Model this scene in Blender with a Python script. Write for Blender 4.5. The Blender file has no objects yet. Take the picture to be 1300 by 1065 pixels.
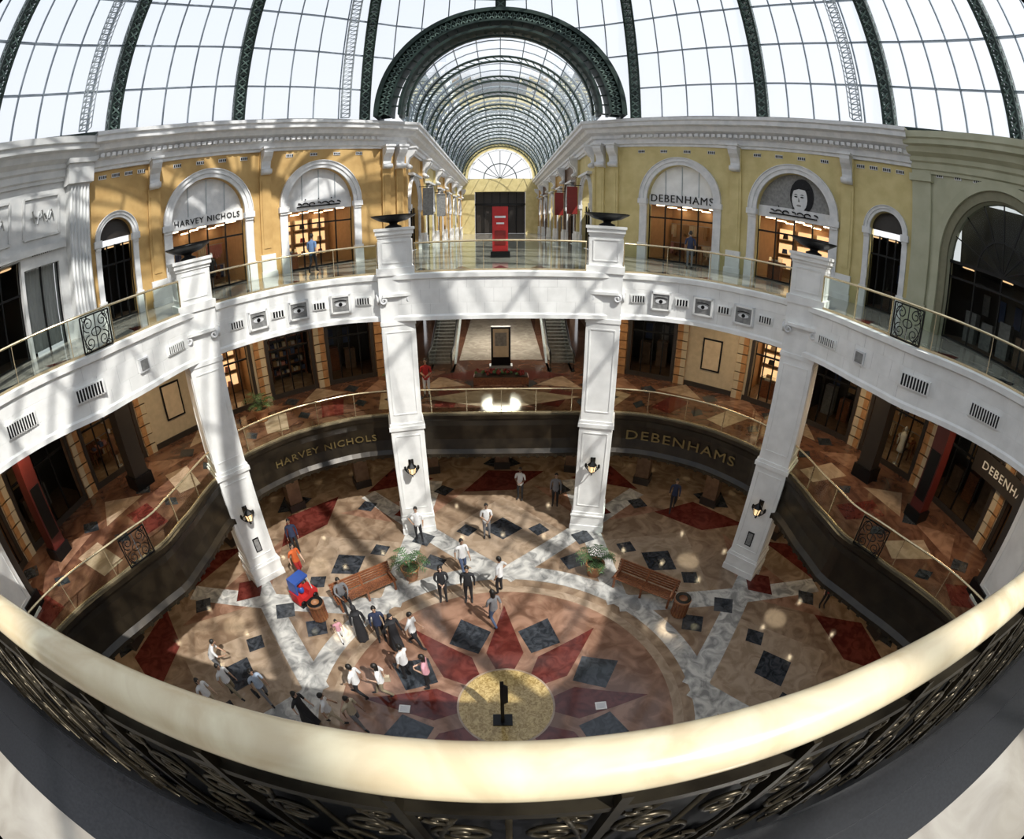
import bpy, bmesh, math, random
from math import sin, cos, radians, pi, hypot, atan2, degrees, sqrt
from mathutils import Vector, Matrix
random.seed(7)
COL=bpy.context.scene.collection
CY=7.2
Z1=5.0; Z2=10.88; ZC=18.6; CAMZ=12.6
# ---------------------------------------------------------------- camera
cd=bpy.data.cameras.new('camera'); cam=bpy.data.objects.new('camera',cd); COL.objects.link(cam)
cam.location=(0,0,CAMZ); cam.rotation_euler=(radians(65.5),0,radians(-1.42))
cd.type='PANO'; cd.sensor_fit='HORIZONTAL'; cd.sensor_width=36*10.5/16.394; cd.sensor_height=cd.sensor_width*1065/1300
cd.clip_start=.02; cd.clip_end=500
bpy.context.scene.camera=cam
# ---------------------------------------------------------------- materials
def nodes(name):
    m=bpy.data.materials.new(name); m.use_nodes=True
    nt=m.node_tree; b=nt.nodes['Principled BSDF']; return m,nt,b
def mat(name,c,rough=.5,metal=0,c2=None,scale=4,bump=0,emit=0,detail=4,dist=0,lo=.35,hi=.65):
    m,nt,b=nodes(name)
    b.inputs['Roughness'].default_value=rough; b.inputs['Metallic'].default_value=metal
    tc=nt.nodes.new('ShaderNodeTexCoord'); nz=nt.nodes.new('ShaderNodeTexNoise')
    nz.inputs['Scale'].default_value=scale; nz.inputs['Detail'].default_value=detail; nz.inputs['Distortion'].default_value=dist
    nt.links.new(tc.outputs['Object'],nz.inputs['Vector'])
    cr=nt.nodes.new('ShaderNodeValToRGB')
    if c2 is None: c2=tuple(x*.86 for x in c)
    cr.color_ramp.elements[0].position=lo; cr.color_ramp.elements[1].position=hi
    cr.color_ramp.elements[0].color=(*c2,1); cr.color_ramp.elements[1].color=(*c,1)
    nt.links.new(nz.outputs['Fac'],cr.inputs['Fac']); nt.links.new(cr.outputs['Color'],b.inputs['Base Color'])
    if bump:
        bp=nt.nodes.new('ShaderNodeBump'); bp.inputs['Strength'].default_value=bump; bp.inputs['Distance'].default_value=.02
        nt.links.new(nz.outputs['Fac'],bp.inputs['Height']); nt.links.new(bp.outputs['Normal'],b.inputs['Normal'])
    if emit:
        nt.links.new(cr.outputs['Color'],b.inputs['Emission Color']); b.inputs['Emission Strength'].default_value=emit
    return m
def glassmat(name,tint,gl=.1,diff=0.0,dcol=(.9,.95,1)):
    m=bpy.data.materials.new(name); m.use_nodes=True; nt=m.node_tree; nt.nodes.clear()
    o=nt.nodes.new('ShaderNodeOutputMaterial'); t=nt.nodes.new('ShaderNodeBsdfTransparent'); g=nt.nodes.new('ShaderNodeBsdfGlossy')
    t.inputs[0].default_value=(*tint,1); g.inputs['Roughness'].default_value=.03; g.inputs[0].default_value=(.9,.95,.95,1)
    lw=nt.nodes.new('ShaderNodeLayerWeight'); lw.inputs['Blend'].default_value=gl
    mx=nt.nodes.new('ShaderNodeMixShader'); nt.links.new(lw.outputs['Fresnel'],mx.inputs[0])
    nt.links.new(t.outputs[0],mx.inputs[1]); nt.links.new(g.outputs[0],mx.inputs[2])
    last=mx
    if diff:
        tr=nt.nodes.new('ShaderNodeBsdfTranslucent'); tr.inputs[0].default_value=(*dcol,1)
        m2=nt.nodes.new('ShaderNodeMixShader'); m2.inputs[0].default_value=diff
        nt.links.new(mx.outputs[0],m2.inputs[1]); nt.links.new(tr.outputs[0],m2.inputs[2]); last=m2
    nt.links.new(last.outputs[0],o.inputs[0]); return m
WHITE=mat('white_painted_stone',(.84,.84,.82),.45,c2=(.74,.74,.72),scale=2)
WHITE2=mat('white_moulding',(.72,.72,.72),.5,c2=(.60,.61,.62),scale=3)
JOINT=mat('stone_joint_grey',(.55,.55,.54),.6)
SIDEW=mat('grey_white_stone',(.60,.60,.59),.5,c2=(.50,.51,.51),scale=2)
OFFW=mat('offwhite_ceiling',(.50,.45,.37),.7)
YEL=mat('ochre_render',(.52,.34,.13),.7,c2=(.42,.26,.09),scale=1.5,bump=.1)
YEL2=mat('pale_yellow_render',(.62,.52,.25),.7,c2=(.52,.43,.19),scale=1.5,bump=.1)
OLV=mat('olive_cream_render',(.44,.44,.32),.7,c2=(.37,.37,.26),scale=1.2,bump=.1)
OLV2=mat('olive_dark_trim',(.20,.19,.12),.6)
GRN=mat('dark_green_steel',(.012,.028,.022),.4,.3)
GRN2=mat('green_grey_steel_lattice',(.09,.14,.12),.45,.2)
STEEL=mat('grey_steel_mullion',(.22,.26,.30),.4,.4)
LSTEEL=mat('light_grey_steel',(.42,.46,.48),.4,.5)
IRON=mat('black_iron',(.012,.012,.013),.35,.6)
BRONZE=mat('bronze_scrollwork',(.08,.066,.044),.35,.8,c2=(.03,.024,.016),scale=8)
BRASS=mat('polished_brass',(.70,.58,.37),.25,.75)
CREAM=mat('cream_lacquered_handrail',(.78,.69,.48),.22,0,c2=(.62,.50,.32),scale=5,dist=1.5,detail=6)
BLACKG=mat('black_granite',(.012,.012,.014),.3,c2=(.005,.005,.006),scale=60)
DBROWN=mat('dark_bronze_fascia',(.030,.022,.013),.3,.3,c2=(.014,.010,.006),scale=2)
GLASS=glassmat('clear_balustrade_glass',(.80,.88,.84),.12)
SGLASS=glassmat('shopfront_glass',(.80,.82,.81),.12)
DGLASS=glassmat('dome_glass',(.94,.955,.98),.05,.12)
def marble(n,c,c2,sc=1.2,rough=.10,dist=1.5,lo=.38,hi=.62): return mat(n,c,rough,0,c2,sc,detail=8,dist=dist,lo=lo,hi=hi)
M_BEI=marble('beige_brown_marble',(.31,.225,.155),(.18,.12,.078))
M_GRY=marble('grey_veined_marble',(.53,.52,.49),(.22,.22,.215),1.8,lo=.36,hi=.62)
M_RED=marble('dark_red_marble',(.13,.030,.023),(.07,.013,.010),2)
M_PNK=marble('rose_brown_marble',(.30,.175,.12),(.16,.085,.055),1.1)
M_CHR=marble('charcoal_marble',(.05,.056,.066),(.015,.018,.022),3)
M_GLD=marble('golden_marble',(.52,.39,.17),(.27,.18,.06),8)
M_L1=marble('reddish_brown_marble',(.16,.08,.05),(.08,.037,.025),1.2)
M_TAN=marble('tan_marble',(.38,.29,.21),(.26,.19,.13),1.5)
M_LGT=marble('pale_marble',(.42,.39,.34),(.30,.27,.23),1.5)
WOOD=mat('red_brown_wood',(.27,.10,.04),.35,c2=(.13,.04,.018),scale=8,dist=2)
TERRA=mat('terracotta_wood_pot',(.40,.19,.08),.5,c2=(.25,.10,.045))
LEAF=mat('palm_leaf_green',(.07,.15,.05),.5,c2=(.03,.075,.022),scale=12)
SOIL=mat('soil',(.04,.025,.015),.9)
LAMP=mat('warm_lamp_glow',(1,.72,.38),.5,c2=(1,.68,.34),emit=1.0)
LAMPS=mat('shop_ceiling_light',(1,.80,.55),.5,c2=(1,.76,.5),emit=3)
LAMPB=mat('bright_shop_ceiling_light',(1,.80,.55),.5,c2=(1,.76,.5),emit=9)
LAMPW=mat('dim_warm_light',(1,.66,.34),.5,c2=(1,.62,.3),emit=1.2)
LAMPD=mat('downlight_glow',(1,.80,.52),.5,c2=(1,.8,.5),emit=60)
SHOPW=mat('shop_warm_wall',(.52,.32,.16),.7)
SHOPB=mat('shop_beige_wall',(.60,.50,.36),.7)
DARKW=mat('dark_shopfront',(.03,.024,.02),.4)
CURT=mat('pale_curtain',(.55,.55,.54),.8,scale=1)
GOODS=[mat('goods_'+n,c,.6) for n,c in [('red',(.40,.05,.04)),('cream',(.70,.62,.45)),('blue',(.06,.09,.2)),('black',(.03,.03,.03)),('pink',(.55,.26,.24)),('tan',(.45,.28,.13)),('white',(.75,.72,.66)),('brown',(.18,.08,.04))]]
KBLUE=mat('ride_blue_paint',(.03,.08,.32),.3); REDM=mat('red_banner',(.50,.02,.02),.5); REDD=mat('dark_red_paint',(.20,.015,.012),.4)
MAROON=mat('dark_maroon_panel',(.085,.012,.010),.4)
BROWNST=mat('brown_stone_wall',(.17,.105,.065),.5,c2=(.11,.065,.04))
CREAMW=mat('cream_plaster_wall',(.50,.43,.31),.6)
ORST=mat('orange_rusticated_stone',(.42,.23,.10),.6,c2=(.30,.15,.06))
GOLDT=mat('gold_letters',(.24,.18,.075),.35,.6)
BLKT=mat('black_letters',(.01,.01,.01),.4)
GREYP=mat('grey_plaque',(.26,.26,.25),.5,c2=(.17,.17,.17),scale=8)
# ---------------------------------------------------------------- mesh builder
class MB:
    def __init__(s): s.v=[];s.f=[];s.m=[];s.mats=[];s.sm=[]
    def add(s,vs,fs,mt,M=None,smooth=False):
        if mt not in s.mats: s.mats.append(mt)
        k=s.mats.index(mt); o=len(s.v)
        if M is not None: vs=[M@Vector(v) for v in vs]
        s.v+= [tuple(v) for v in vs]
        for f in fs: s.f.append(tuple(i+o for i in f)); s.m.append(k); s.sm.append(smooth)
    def box(s,x0,x1,y0,y1,z0,z1,mt,M=None):
        vs=[(x,y,z) for z in (z0,z1) for y in (y0,y1) for x in (x0,x1)]
        s.add(vs,[(0,2,3,1),(4,5,7,6),(0,1,5,4),(2,6,7,3),(0,4,6,2),(1,3,7,5)],mt,M)
    def ext(s,pts,y0,y1,mt,M=None,ax='y'):
        n=len(pts)
        if ax=='y': vs=[(a,y0,b) for a,b in pts]+[(a,y1,b) for a,b in pts]
        elif ax=='x': vs=[(y0,a,b) for a,b in pts]+[(y1,a,b) for a,b in pts]
        else: vs=[(a,b,y0) for a,b in pts]+[(a,b,y1) for a,b in pts]
        fs=[tuple(range(n)),tuple(range(2*n-1,n-1,-1))]+[(i,(i+1)%n,n+(i+1)%n,n+i) for i in range(n)]
        s.add(vs,fs,mt,M)
    def beam(s,p,q,w,d,mt,up=(0,0,1)):
        p=Vector(p);q=Vector(q);t=(q-p)
        if t.length<1e-6:return
        t.normalize(); up=Vector(up); sd=t.cross(up)
        if sd.length<1e-4: sd=t.cross(Vector((1,0,0)))
        sd.normalize(); u=sd.cross(t)
        vs=[]
        for b in (p,q):
            for i,j in ((-1,-1),(1,-1),(1,1),(-1,1)): vs.append(b+sd*(i*w/2)+u*(j*d/2))
        s.add(vs,[(0,1,2,3),(7,6,5,4),(0,4,5,1),(1,5,6,2),(2,6,7,3),(3,7,4,0)],mt)
    def lathe(s,prof,mt,M=None,n=20,smooth=True):
        vs=[(r*cos(2*pi*i/n),r*sin(2*pi*i/n),z) for r,z in prof for i in range(n)]
        fs=[(j*n+i,j*n+(i+1)%n,(j+1)*n+(i+1)%n,(j+1)*n+i) for j in range(len(prof)-1) for i in range(n)]
        s.add(vs,fs,mt,M,smooth)
    def tube(s,pts,r,mt,n=8,M=None,closed=False):
        pts=[Vector(p) for p in pts]; N=len(pts); vs=[]; prev=None
        for i,p in enumerate(pts):
            t=(pts[min(i+1,N-1)]-pts[max(i-1,0)]).normalized()
            a=t.cross(Vector((0,0,1)))
            if a.length<.05: a=t.cross(Vector((1,0,0)))
            a.normalize()
            if prev and a.dot(prev)<0: a=-a
            prev=a; b=t.cross(a); rr=r[i] if isinstance(r,(list,tuple)) else r
            for k in range(n): vs.append(p+a*(rr*cos(2*pi*k/n))+b*(rr*sin(2*pi*k/n)))
        fs=[(j*n+i,j*n+(i+1)%n,(j+1)*n+(i+1)%n,(j+1)*n+i) for j in range(N-1) for i in range(n)]
        fs+=[tuple(range(n)),tuple(range((N-1)*n,N*n))]
        s.add(vs,fs,mt,M,True)
    def sphere(s,c,r,mt,M=None,n=10):
        rx,ry,rz=r if isinstance(r,tuple) else (r,r,r)
        vs=[];fs=[]
        for j in range(n+1):
            for i in range(2*n):
                ph=pi*j/n; th=pi*i/n
                vs.append((c[0]+rx*sin(ph)*cos(th),c[1]+ry*sin(ph)*sin(th),c[2]+rz*cos(ph)))
        for j in range(n):
            for i in range(2*n): fs.append((j*2*n+i,(j+1)*2*n+i,(j+1)*2*n+(i+1)%(2*n),j*2*n+(i+1)%(2*n)))
        s.add(vs,fs,mt,M,True)
    def sweep(s,path,prof,mt,closed=False,smooth=False):
        N=len(path); nr=[]
        for i in range(N):
            if closed: a=path[i-1];b=path[i];c=path[(i+1)%N]
            else: a=path[max(i-1,0)];b=path[i];c=path[min(i+1,N-1)]
            d1=Vector((b[0]-a[0],b[1]-a[1]));d2=Vector((c[0]-b[0],c[1]-b[1]))
            if d1.length<1e-6:d1=d2
            if d2.length<1e-6:d2=d1
            n1=Vector((d1.y,-d1.x)).normalized();n2=Vector((d2.y,-d2.x)).normalized()
            n=(n1+n2).normalized(); k=max(.35,n.dot(n1)); nr.append(n/k)
        K=len(prof); vs=[(path[i][0]+nr[i].x*o,path[i][1]+nr[i].y*o,z) for i in range(N) for o,z in prof]
        fs=[]
        for i in range(N if closed else N-1):
            j=(i+1)%N
            for k in range(K-1): fs.append((i*K+k,j*K+k,j*K+k+1,i*K+k+1))
        s.add(vs,fs,mt,None,smooth)
    def poly(s,pts,z,mt): s.add([(x,y,z) for x,y in pts],[tuple(range(len(pts)))],mt)
    def annz(s,r0,r1,z,mt,a0=0,a1=360,n=96,c=(0,CY)):
        vs=[];fs=[]
        for i in range(n+1):
            a=radians(a0+(a1-a0)*i/n)
            for r in (r0,r1): vs.append((c[0]+r*sin(a),c[1]+r*cos(a),z))
        for i in range(n): fs.append((2*i,2*i+1,2*i+3,2*i+2))
        s.add(vs,fs,mt)
    def annv(s,cx,cz,r0,r1,y0,y1,mt,M=None,a0=0,a1=180,n=40):
        p=[(cx+r1*cos(radians(a0+(a1-a0)*i/n)),cz+r1*sin(radians(a0+(a1-a0)*i/n))) for i in range(n+1)]
        q=[(cx+r0*cos(radians(a0+(a1-a0)*i/n)),cz+r0*sin(radians(a0+(a1-a0)*i/n))) for i in range(n+1)]
        vs=[(a,y,b) for y in (y0,y1) for a,b in p+q]; m=n+1; fs=[]
        for i in range(n):
            fs+=[(i,i+1,m+i+1,m+i),(2*m+i,3*m+i,3*m+i+1,2*m+i+1),(i,2*m+i,2*m+i+1,i+1),(m+i,m+i+1,3*m+i+1,3*m+i)]
        fs+=[(0,m,3*m,2*m),(n,2*m+n,3*m+n,m+n)]
        s.add(vs,fs,mt,M)
    def obj(s,name,parent=None):
        me=bpy.data.meshes.new(name); me.from_pydata(s.v,[],s.f)
        for m in s.mats: me.materials.append(m)
        me.polygons.foreach_set('material_index',s.m); me.polygons.foreach_set('use_smooth',s.sm)
        me.update(); o=bpy.data.objects.new(name,me); COL.objects.link(o)
        if parent: o.parent=parent
        return o
def empty(name):
    o=bpy.data.objects.new(name,None); COL.objects.link(o); return o
# ---------------------------------------------------------------- plan curves
def lin(tab,a):
    for i in range(len(tab)-1):
        if tab[i][0]<=a<=tab[i+1][0]:
            t=(a-tab[i][0])/(tab[i+1][0]-tab[i][0]); return tab[i][1]*(1-t)+tab[i+1][1]*t
    return tab[-1][1] if a>tab[-1][0] else tab[0][1]
TF=[(0,20.5),(13.6,19.75),(22.5,18.6),(32.4,17.4),(49,16.4),(65,16.1),(90,16.0),(180,16.0)]
def Rf(a):
    a=abs((a+180)%360-180); return sum(lin(TF,abs(a+k)) for k in (-4,-2,0,2,4))/5
T2=[(22,9.49),(25,9.75),(31,10.4),(40,10.95),(55,11.1),(65,10.9),(76,10.4),(86,10.5),(95,11.8),(103,12.8),(115,13.5),(121,13.6)]
def R2r(a):
    a=abs(a)
    if a<=22: return 8.8/cos(radians(a))
    if a>=119: return min(13.6,6.955/cos(radians(180-a)))
    return lin(T2,a)
def R2(a):
    a=abs((a+180)%360-180)
    if a<20 or a>126: return R2r(a)
    return sum(R2r(a+k) for k in (-2,-1,0,1,2))/5
T1=[(23,10.9),(25,11.0),(32,11.4),(45,11.7),(57,11.6),(65,11.1),(75,10.3),(85,10.0),(95,10.8),(106,12.2),(115,13.2),(121,13.7)]
def R1r(a):
    a=abs(a)
    if a<=23: return 10.0/cos(radians(a))
    if a>=119: return min(13.7,7.3/cos(radians(180-a)))
    return lin(T1,a)
def R1(a):
    a=abs((a+180)%360-180)
    if a<20 or a>126: return R1r(a)
    return sum(R1r(a+k) for k in (-2,-1,0,1,2))/5
def P(R,a,z=None,off=0):
    r=(R(a) if callable(R) else R)+off; x=r*sin(radians(a)); y=CY+r*cos(radians(a))
    return (x,y) if z is None else (x,y,z)
def path(R,a0,a1,step=2,off=0):
    n=max(2,int(abs(a1-a0)/step)+1); return [P(R,a0+(a1-a0)*i/(n-1),None,off) for i in range(n)]
def FR(R,a,z,off=0):
    p=Vector(P(R,a)); q=Vector(P(R,a+.5)); r=Vector(P(R,a-.5)); t=(q-r).normalized(); n=Vector((-t.y,t.x))
    return Matrix(((t.x,n.x,0,p.x+n.x*off),(t.y,n.y,0,p.y+n.y*off),(0,0,1,z),(0,0,0,1)))
def MP(pA,pB,z=0):
    t=Vector((pB[0]-pA[0],pB[1]-pA[1])); L=t.length; t.normalize(); n=(-t.y,t.x)
    return Matrix(((t.x,n[0],0,pA[0]),(t.y,n[1],0,pA[1]),(0,0,1,z),(0,0,0,1))),L
def RZ(x,y,z,az): return Matrix.Translation((x,y,z))@Matrix.Rotation(-radians(az),4,'Z')
FULL=[i*2-180 for i in range(180)]
def pathloop(R,off=0): return [P(R,a,None,off) for a in FULL]
# ---------------------------------------------------------------- floors
g=MB()
g.annz(0,27,0,M_BEI,n=120)
def strip(p,q,w):
    p=Vector(p);q=Vector(q);d=(q-p).normalized();n=Vector((-d.y,d.x))*w/2
    return [tuple(p-n),tuple(q-n),tuple(q+n),tuple(p+n)]
def pp(r,a): return (r*sin(radians(a)),CY+r*cos(radians(a)))
for i in range(8):
    a=i*45
    g.poly([pp(6.4,a),pp(9.0,a-17),pp(11.5,a),pp(9.0,a+17)],.003,M_TAN)
    g.poly([pp(9.9,a+22.5),pp(12.6,a+7),pp(12.6,a+38)],.003,M_PNK)
for i in range(8):
    a=i*45
    g.poly(strip(pp(5.9,a),pp(13.4,a+30),.85),.005+.0002*i,M_GRY)
    g.poly(strip(pp(5.9,a),pp(13.4,a-30),.85),.0052+.0002*i,M_GRY)
g.annz(5.75,6.5,.0095,M_GRY)
for i in range(8):
    a=i*45
    g.poly([pp(8.2,a),pp(9.0,a+5.5),pp(9.8,a),pp(9.0,a-5.5)],.0115,M_CHR)
    for q in (-1,1): g.poly([pp(8.55,a+q*10),pp(9.0,a+q*13),pp(9.45,a+q*10),pp(9.0,a+q*7)],.0115,M_CHR)
    a+=22.5
    g.poly([pp(6.7,a),pp(7.25,a+4.2),pp(7.8,a),pp(7.25,a-4.2)],.0115,M_CHR)
    g.poly([pp(8.35,a),pp(8.9,a+3.4),pp(9.45,a),pp(8.9,a-3.4)],.0117,M_CHR)
    g.poly([pp(10.4,a),pp(11.1,a+4.4),pp(11.8,a),pp(11.1,a-4.4)],.0117,M_RED)
    for q in (-1,1): g.poly([pp(11.9,a+q*9),pp(12.4,a+q*11.4),pp(12.9,a+q*9),pp(12.4,a+q*6.6)],.0117,M_CHR)
for i in range(8):
    a=i*45
    g.poly([pp(12.1,a-9),pp(12.1,a+3),pp(14.0,a+9),pp(14.0,a-3)],.012,M_RED)
    g.poly([pp(13.6,a+15),pp(15.4,a+22.5),pp(13.6,a+30)],.012,M_RED)
    g.poly([pp(14.7,a-4),pp(16.0,a),pp(14.7,a+4),pp(14.1,a)],.012,M_CHR)
g.annz(0,5.38,.013,M_TAN); g.annz(0,5.05,.0145,M_PNK)
for i in range(8):
    a=i*45
    g.poly([pp(4.35,a),pp(2.2,a+16),pp(1.3,a+10),pp(1.3,a-10),pp(2.2,a-16)],.016,M_RED)
for i in range(8):
    a=i*45+22.5
    g.poly([pp(2.25,a),pp(3.1,a+14),pp(3.95,a),pp(3.1,a-14)],.018,M_CHR)
g.annz(0,1.4,.02,M_GLD)
g.annz(1.4,1.46,.0205,M_TAN)
g.obj('floor_ground')
def ringfloor(R,Rout,z,base,bot,zb):
    m=MB(); A=FULL; n=len(A)
    for zz,mt in ((z,base),(zb,bot)):
        vs=[P(R,a,zz) for a in A]+[P(Rout,a,zz) for a in A]
        m.add(vs,[(i,(i+1)%n,n+(i+1)%n,n+i) for i in range(n)],mt)
    return m
f1=ringfloor(R1,24,Z1,M_L1,OFFW,3.3)
f1.box(-6.2,6.2,23.9,62,Z1-.3,Z1-.002,M_L1)
f1.box(-2.3,2.3,24.6,36,Z1+.001,Z1+.008,M_LGT)  # pale floor patch added so the concourse entrance reads brightly lit
for i in range(-10,11):
    a=i*11.5
    r0=R1(a)+.7
    f1.poly([pp(r0+.3,a-3.2),pp(r0+2.2,a-1),pp(r0+1.9,a+3.2),pp(r0,a+1)],Z1+.004,M_RED if i%2 else M_TAN)
    f1.poly([pp(r0+.9,a+5.7-1.3),pp(r0+1.4,a+5.7),pp(r0+.9,a+5.7+1.3),pp(r0+.4,a+5.7)],Z1+.005,M_CHR)
    f1.poly([pp(r0+2.6,a-4.5),pp(r0+2.6,a+4.5),pp(r0+4.2,a)],Z1+.004,M_TAN if i%2 else M_PNK)
    f1.poly([pp(r0+3.0,a+5.7-1.6),pp(r0+3.6,a+5.7),pp(r0+3.0,a+5.7+1.6),pp(r0+2.4,a+5.7)],Z1+.005,M_CHR)
for i in range(2):
    y=19+i*3
    f1.poly([(-3.5,y),(0,y+1.3),(3.5,y),(0,y-1.3)],Z1+.006,M_RED if i%2 else M_TAN)
    for sx in (-1,1): f1.poly([(sx*4.6,y-.6),(sx*5.3,y),(sx*4.6,y+.6),(sx*3.9,y)],Z1+.007,M_CHR)
f1.obj('floor_middle')
f2=ringfloor(R2,22,Z2,M_LGT,OFFW,9.2)
f2.box(-5.6,5.6,22.5,66.3,Z2-.3,Z2-.002,M_LGT)
for i in range(-14,15):
    a=i*8
    r0=R2(a)+.7
    f2.poly([pp(r0,a-2),pp(r0+1.3,a),pp(r0,a+2),pp(r0-.4,a)],Z2+.004,M_RED if i%2 else M_CHR)
f2.obj('floor_upper')
# ---------------------------------------------------------------- fascias
m=MB()
m.sweep(pathloop(R2),[(-.02,9.2),(.10,9.2),(.10,9.34),(.05,9.40),(.05,9.78),(.044,9.783),(.044,9.792),(.05,9.795),(.05,10.3),(.044,10.303),(.044,10.312),(.05,10.315),(.05,10.66),(.12,10.70),(.12,10.86),(.02,10.9),(-.3,10.9)],WHITE,closed=True)
for k in range(0,90):
    a=k*4-180+ .5
    for z0,z1,o in ((9.42,9.78,0),(9.8,10.3,2),(10.32,10.66,0)):
        M=FR(R2,a+o,0,-.05); m.box(-.004,.004,-.002,.01,z0,z1,JOINT,M)
m.obj('fascia_upper_balcony')
m=MB(); m.sweep(pathloop(R1),[(-.3,3.3),(0,3.3),(.12,3.3),(.12,3.12),(.2,3.15),(.2,3.3),(.05,3.45),(0,3.9),(0,4.5),(.06,4.75),(.12,4.85),(.12,5.0),(-.1,5.02)],DBROWN,closed=True,smooth=False)
for k in range(-60,61):
    M=FR(R1,k*2.1,3.18,-.19); m.box(-.06,.06,-.03,.05,-.08,.06,BRONZE,M)
m.obj('fascia_middle_balcony')
# ---------------------------------------------------------------- balustrades
def circ(o,z,r,n=10): return [(o+r*cos(2*pi*i/n),z+r*sin(2*pi*i/n)) for i in range(n+1)]
def balus(name,R,z,segs,off=-.06,railr=.035):
    m=MB()
    for a0,a1 in segs:
        p=path(R,a0,a1,1.5,-off)
        m.sweep(p,circ(0,z+1.07,railr),BRASS,smooth=True)
        m.sweep(p,[(-.03,z),(-.03,z+.09),(.03,z+.09),(.03,z)],BRASS)
        m.sweep(p,[(.0,z+.05),(.0,z+1.04)],GLASS)
        L=abs(a1-a0)/360*2*pi*11; n=max(1,round(L/1.5))
        for i in range(n+1):
            M=FR(R,a0+(a1-a0)*i/n,z,-off); m.box(-.012,.012,-.03,.03,0,1.05,BRASS,M)
    return m.obj(name)
balus('glass_balustrade_upper',R2,Z2,[(-119,-65),(-58.2,-26),(-18.5,18.5),(26,58.2),(65,119)])
balus('glass_balustrade_middle',R1,Z1,[(-119,119)])
def spiral(cx,cz,r,turns,sgn,a0,n=22):
    return [(cx+r*(1-.82*t/n)*cos(a0+sgn*turns*2*pi*t/n),cz+r*(1-.82*t/n)*sin(a0+sgn*turns*2*pi*t/n)) for t in range(n+1)]
def scrollpanel(mb,M,w,h,r=.008,mt=IRON,n=6,frame=True):
    if frame:
        for x in (-w/2,w/2): mb.box(x-.02,x+.02,-.02,.02,0,h,mt,M)
        for z in (0,h): mb.box(-w/2,w/2,-.02,.02,z-.02,z+.02,mt,M)
    T=lambda pts:[(x,0,z) for x,z in pts]
    for sx in (-1,1):
        for sz in (-1,1):
            cx=sx*w*.25; cz=h/2+sz*h*.26
            mb.tube(T(spiral(cx,cz,min(w*.22,h*.22),1.6,sx*sz,pi/2 if sz<0 else -pi/2)),r,mt,n,M)
            mb.tube(T(spiral(sx*w*.36,h/2+sz*h*.42,w*.1,1.2,-sx*sz,0)),r*.8,mt,n,M)
        mb.tube(T([(sx*w*.25+sx*w*.2*sin(t*pi/8),h*t/8) for t in range(9)]),r,mt,n,M)
    mb.tube(T([(w*.16*cos(t*pi/6),h/2+h*.12*sin(t*pi/6)) for t in range(13)]),r,mt,n,M)
    mb.tube(T([(0,0),(0,h)]),r,mt,n,M)
for R,z,a in ((R2,Z2,-84),(R2,Z2,84),(R1,Z1,-90),(R1,Z1,90)):
    m=MB(); M=FR(R,a,z+.06,-.04); scrollpanel(m,M,1.0,.95,.016); m.obj('iron_scroll_panel')
p=path(R2,119,241,1.5)
m=MB()
prof=[(.0+.05*cos(t*2*pi/20),Z2+1.085+.042*sin(t*2*pi/20)) for t in range(21)]
m.sweep(p,prof,CREAM,smooth=True)
m.sweep(p,[(-.02,Z2+1.045),(-.02,Z2+1.0),(.02,Z2+1.0),(.02,Z2+1.045)],IRON)
m.sweep(p,[(.035,Z2+.1),(.035,Z2+1.0)],BLACKG)  # opaque black backing added so the scrollwork gaps read dark
m.sweep(p,[(.02,Z2+.1),(-.05,Z2+.1),(-.05,Z2+.18),(.02,Z2+.18)],IRON)
m.sweep(p,[(.015,Z2+.9),(-.03,Z2+.9),(-.03,Z2+.93),(.015,Z2+.93)],BRONZE)
for i in range(-11,12):
    x=i*.36; M=Matrix.Translation((x,.225,Z2+.18))@Matrix.Rotation(pi,4,'Z')
    scrollpanel(m,M,.34,.72,.0075,BRONZE,6,frame=False)
    m.box(x-.19,x-.17,.21,.235,Z2+.1,Z2+1.0,BRONZE)
m.obj('near_handrail_with_scrollwork')
m=MB(); m.sweep(p,[(.04,Z2-.02),(.04,Z2+.1),(-.22,Z2+.1),(-.22,Z2+.05),(-.46,Z2+.05),(-.46,Z2)],BLACKG); m.obj('granite_kerb')
# ---------------------------------------------------------------- piers
def pier(x,y,az,name='column'):
    m=MB(); M=RZ(x,y,0,az)
    def sq(w,z0,z1,mt=WHITE): m.box(-w/2,w/2,-w/2,w/2,z0,z1,mt,M)
    sq(1.46,0,.28);sq(1.40,.28,.75);sq(1.45,.75,.83);sq(1.36,.83,.95);sq(1.28,.95,4.95);sq(1.40,4.95,5.1);sq(1.32,5.1,5.22)
    sq(1.22,5.22,10.0);sq(1.28,9.05,9.2);sq(1.26,10.0,10.9)
    sq(1.36,10.86,11.12);sq(1.18,11.12,12.2);sq(1.24,12.2,12.3);sq(1.34,12.3,12.45);sq(1.42,12.45,12.55)
    for k in range(4):
        M2=M@Matrix.Rotation(k*pi/2,4,'Z')
        for w,z0,z1,d in ((1.28,1.3,4.7,.64),(1.22,5.6,8.8,.61),(1.18,11.3,12.05,.59)):
            t=.04; x0=w/2-.16
            for sx in (-1,1): m.box(sx*x0-t/2,sx*x0+t/2,-d-.02,-d,z0,z1,WHITE,M2)
            for zz in (z0,z1): m.box(-x0,x0,-d-.02,-d,zz-t/2,zz+t/2,WHITE,M2)
        for sx in (-1,1):
            pts=[(sx*.46+ .15*(1-.8*t/16)*cos(pi/2-sx*t*.55),9.98+.15*(1-.8*t/16)*sin(pi/2-sx*t*.55)) for t in range(17)]
            m.tube([(a,-.68,b) for a,b in pts],.045,WHITE2,6,M2)
        m.box(-.5,.5,-.74,-.58,10.1,10.2,WHITE,M2)
    m.obj(name); 
    return M
PIERS=[]
for x,y,az in ((-3.78,16.55,-14),(3.78,16.55,14),(-10.02,12.65,-50),(10.02,12.65,50)):
    PIERS.append(pier(x,y,az))
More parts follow.
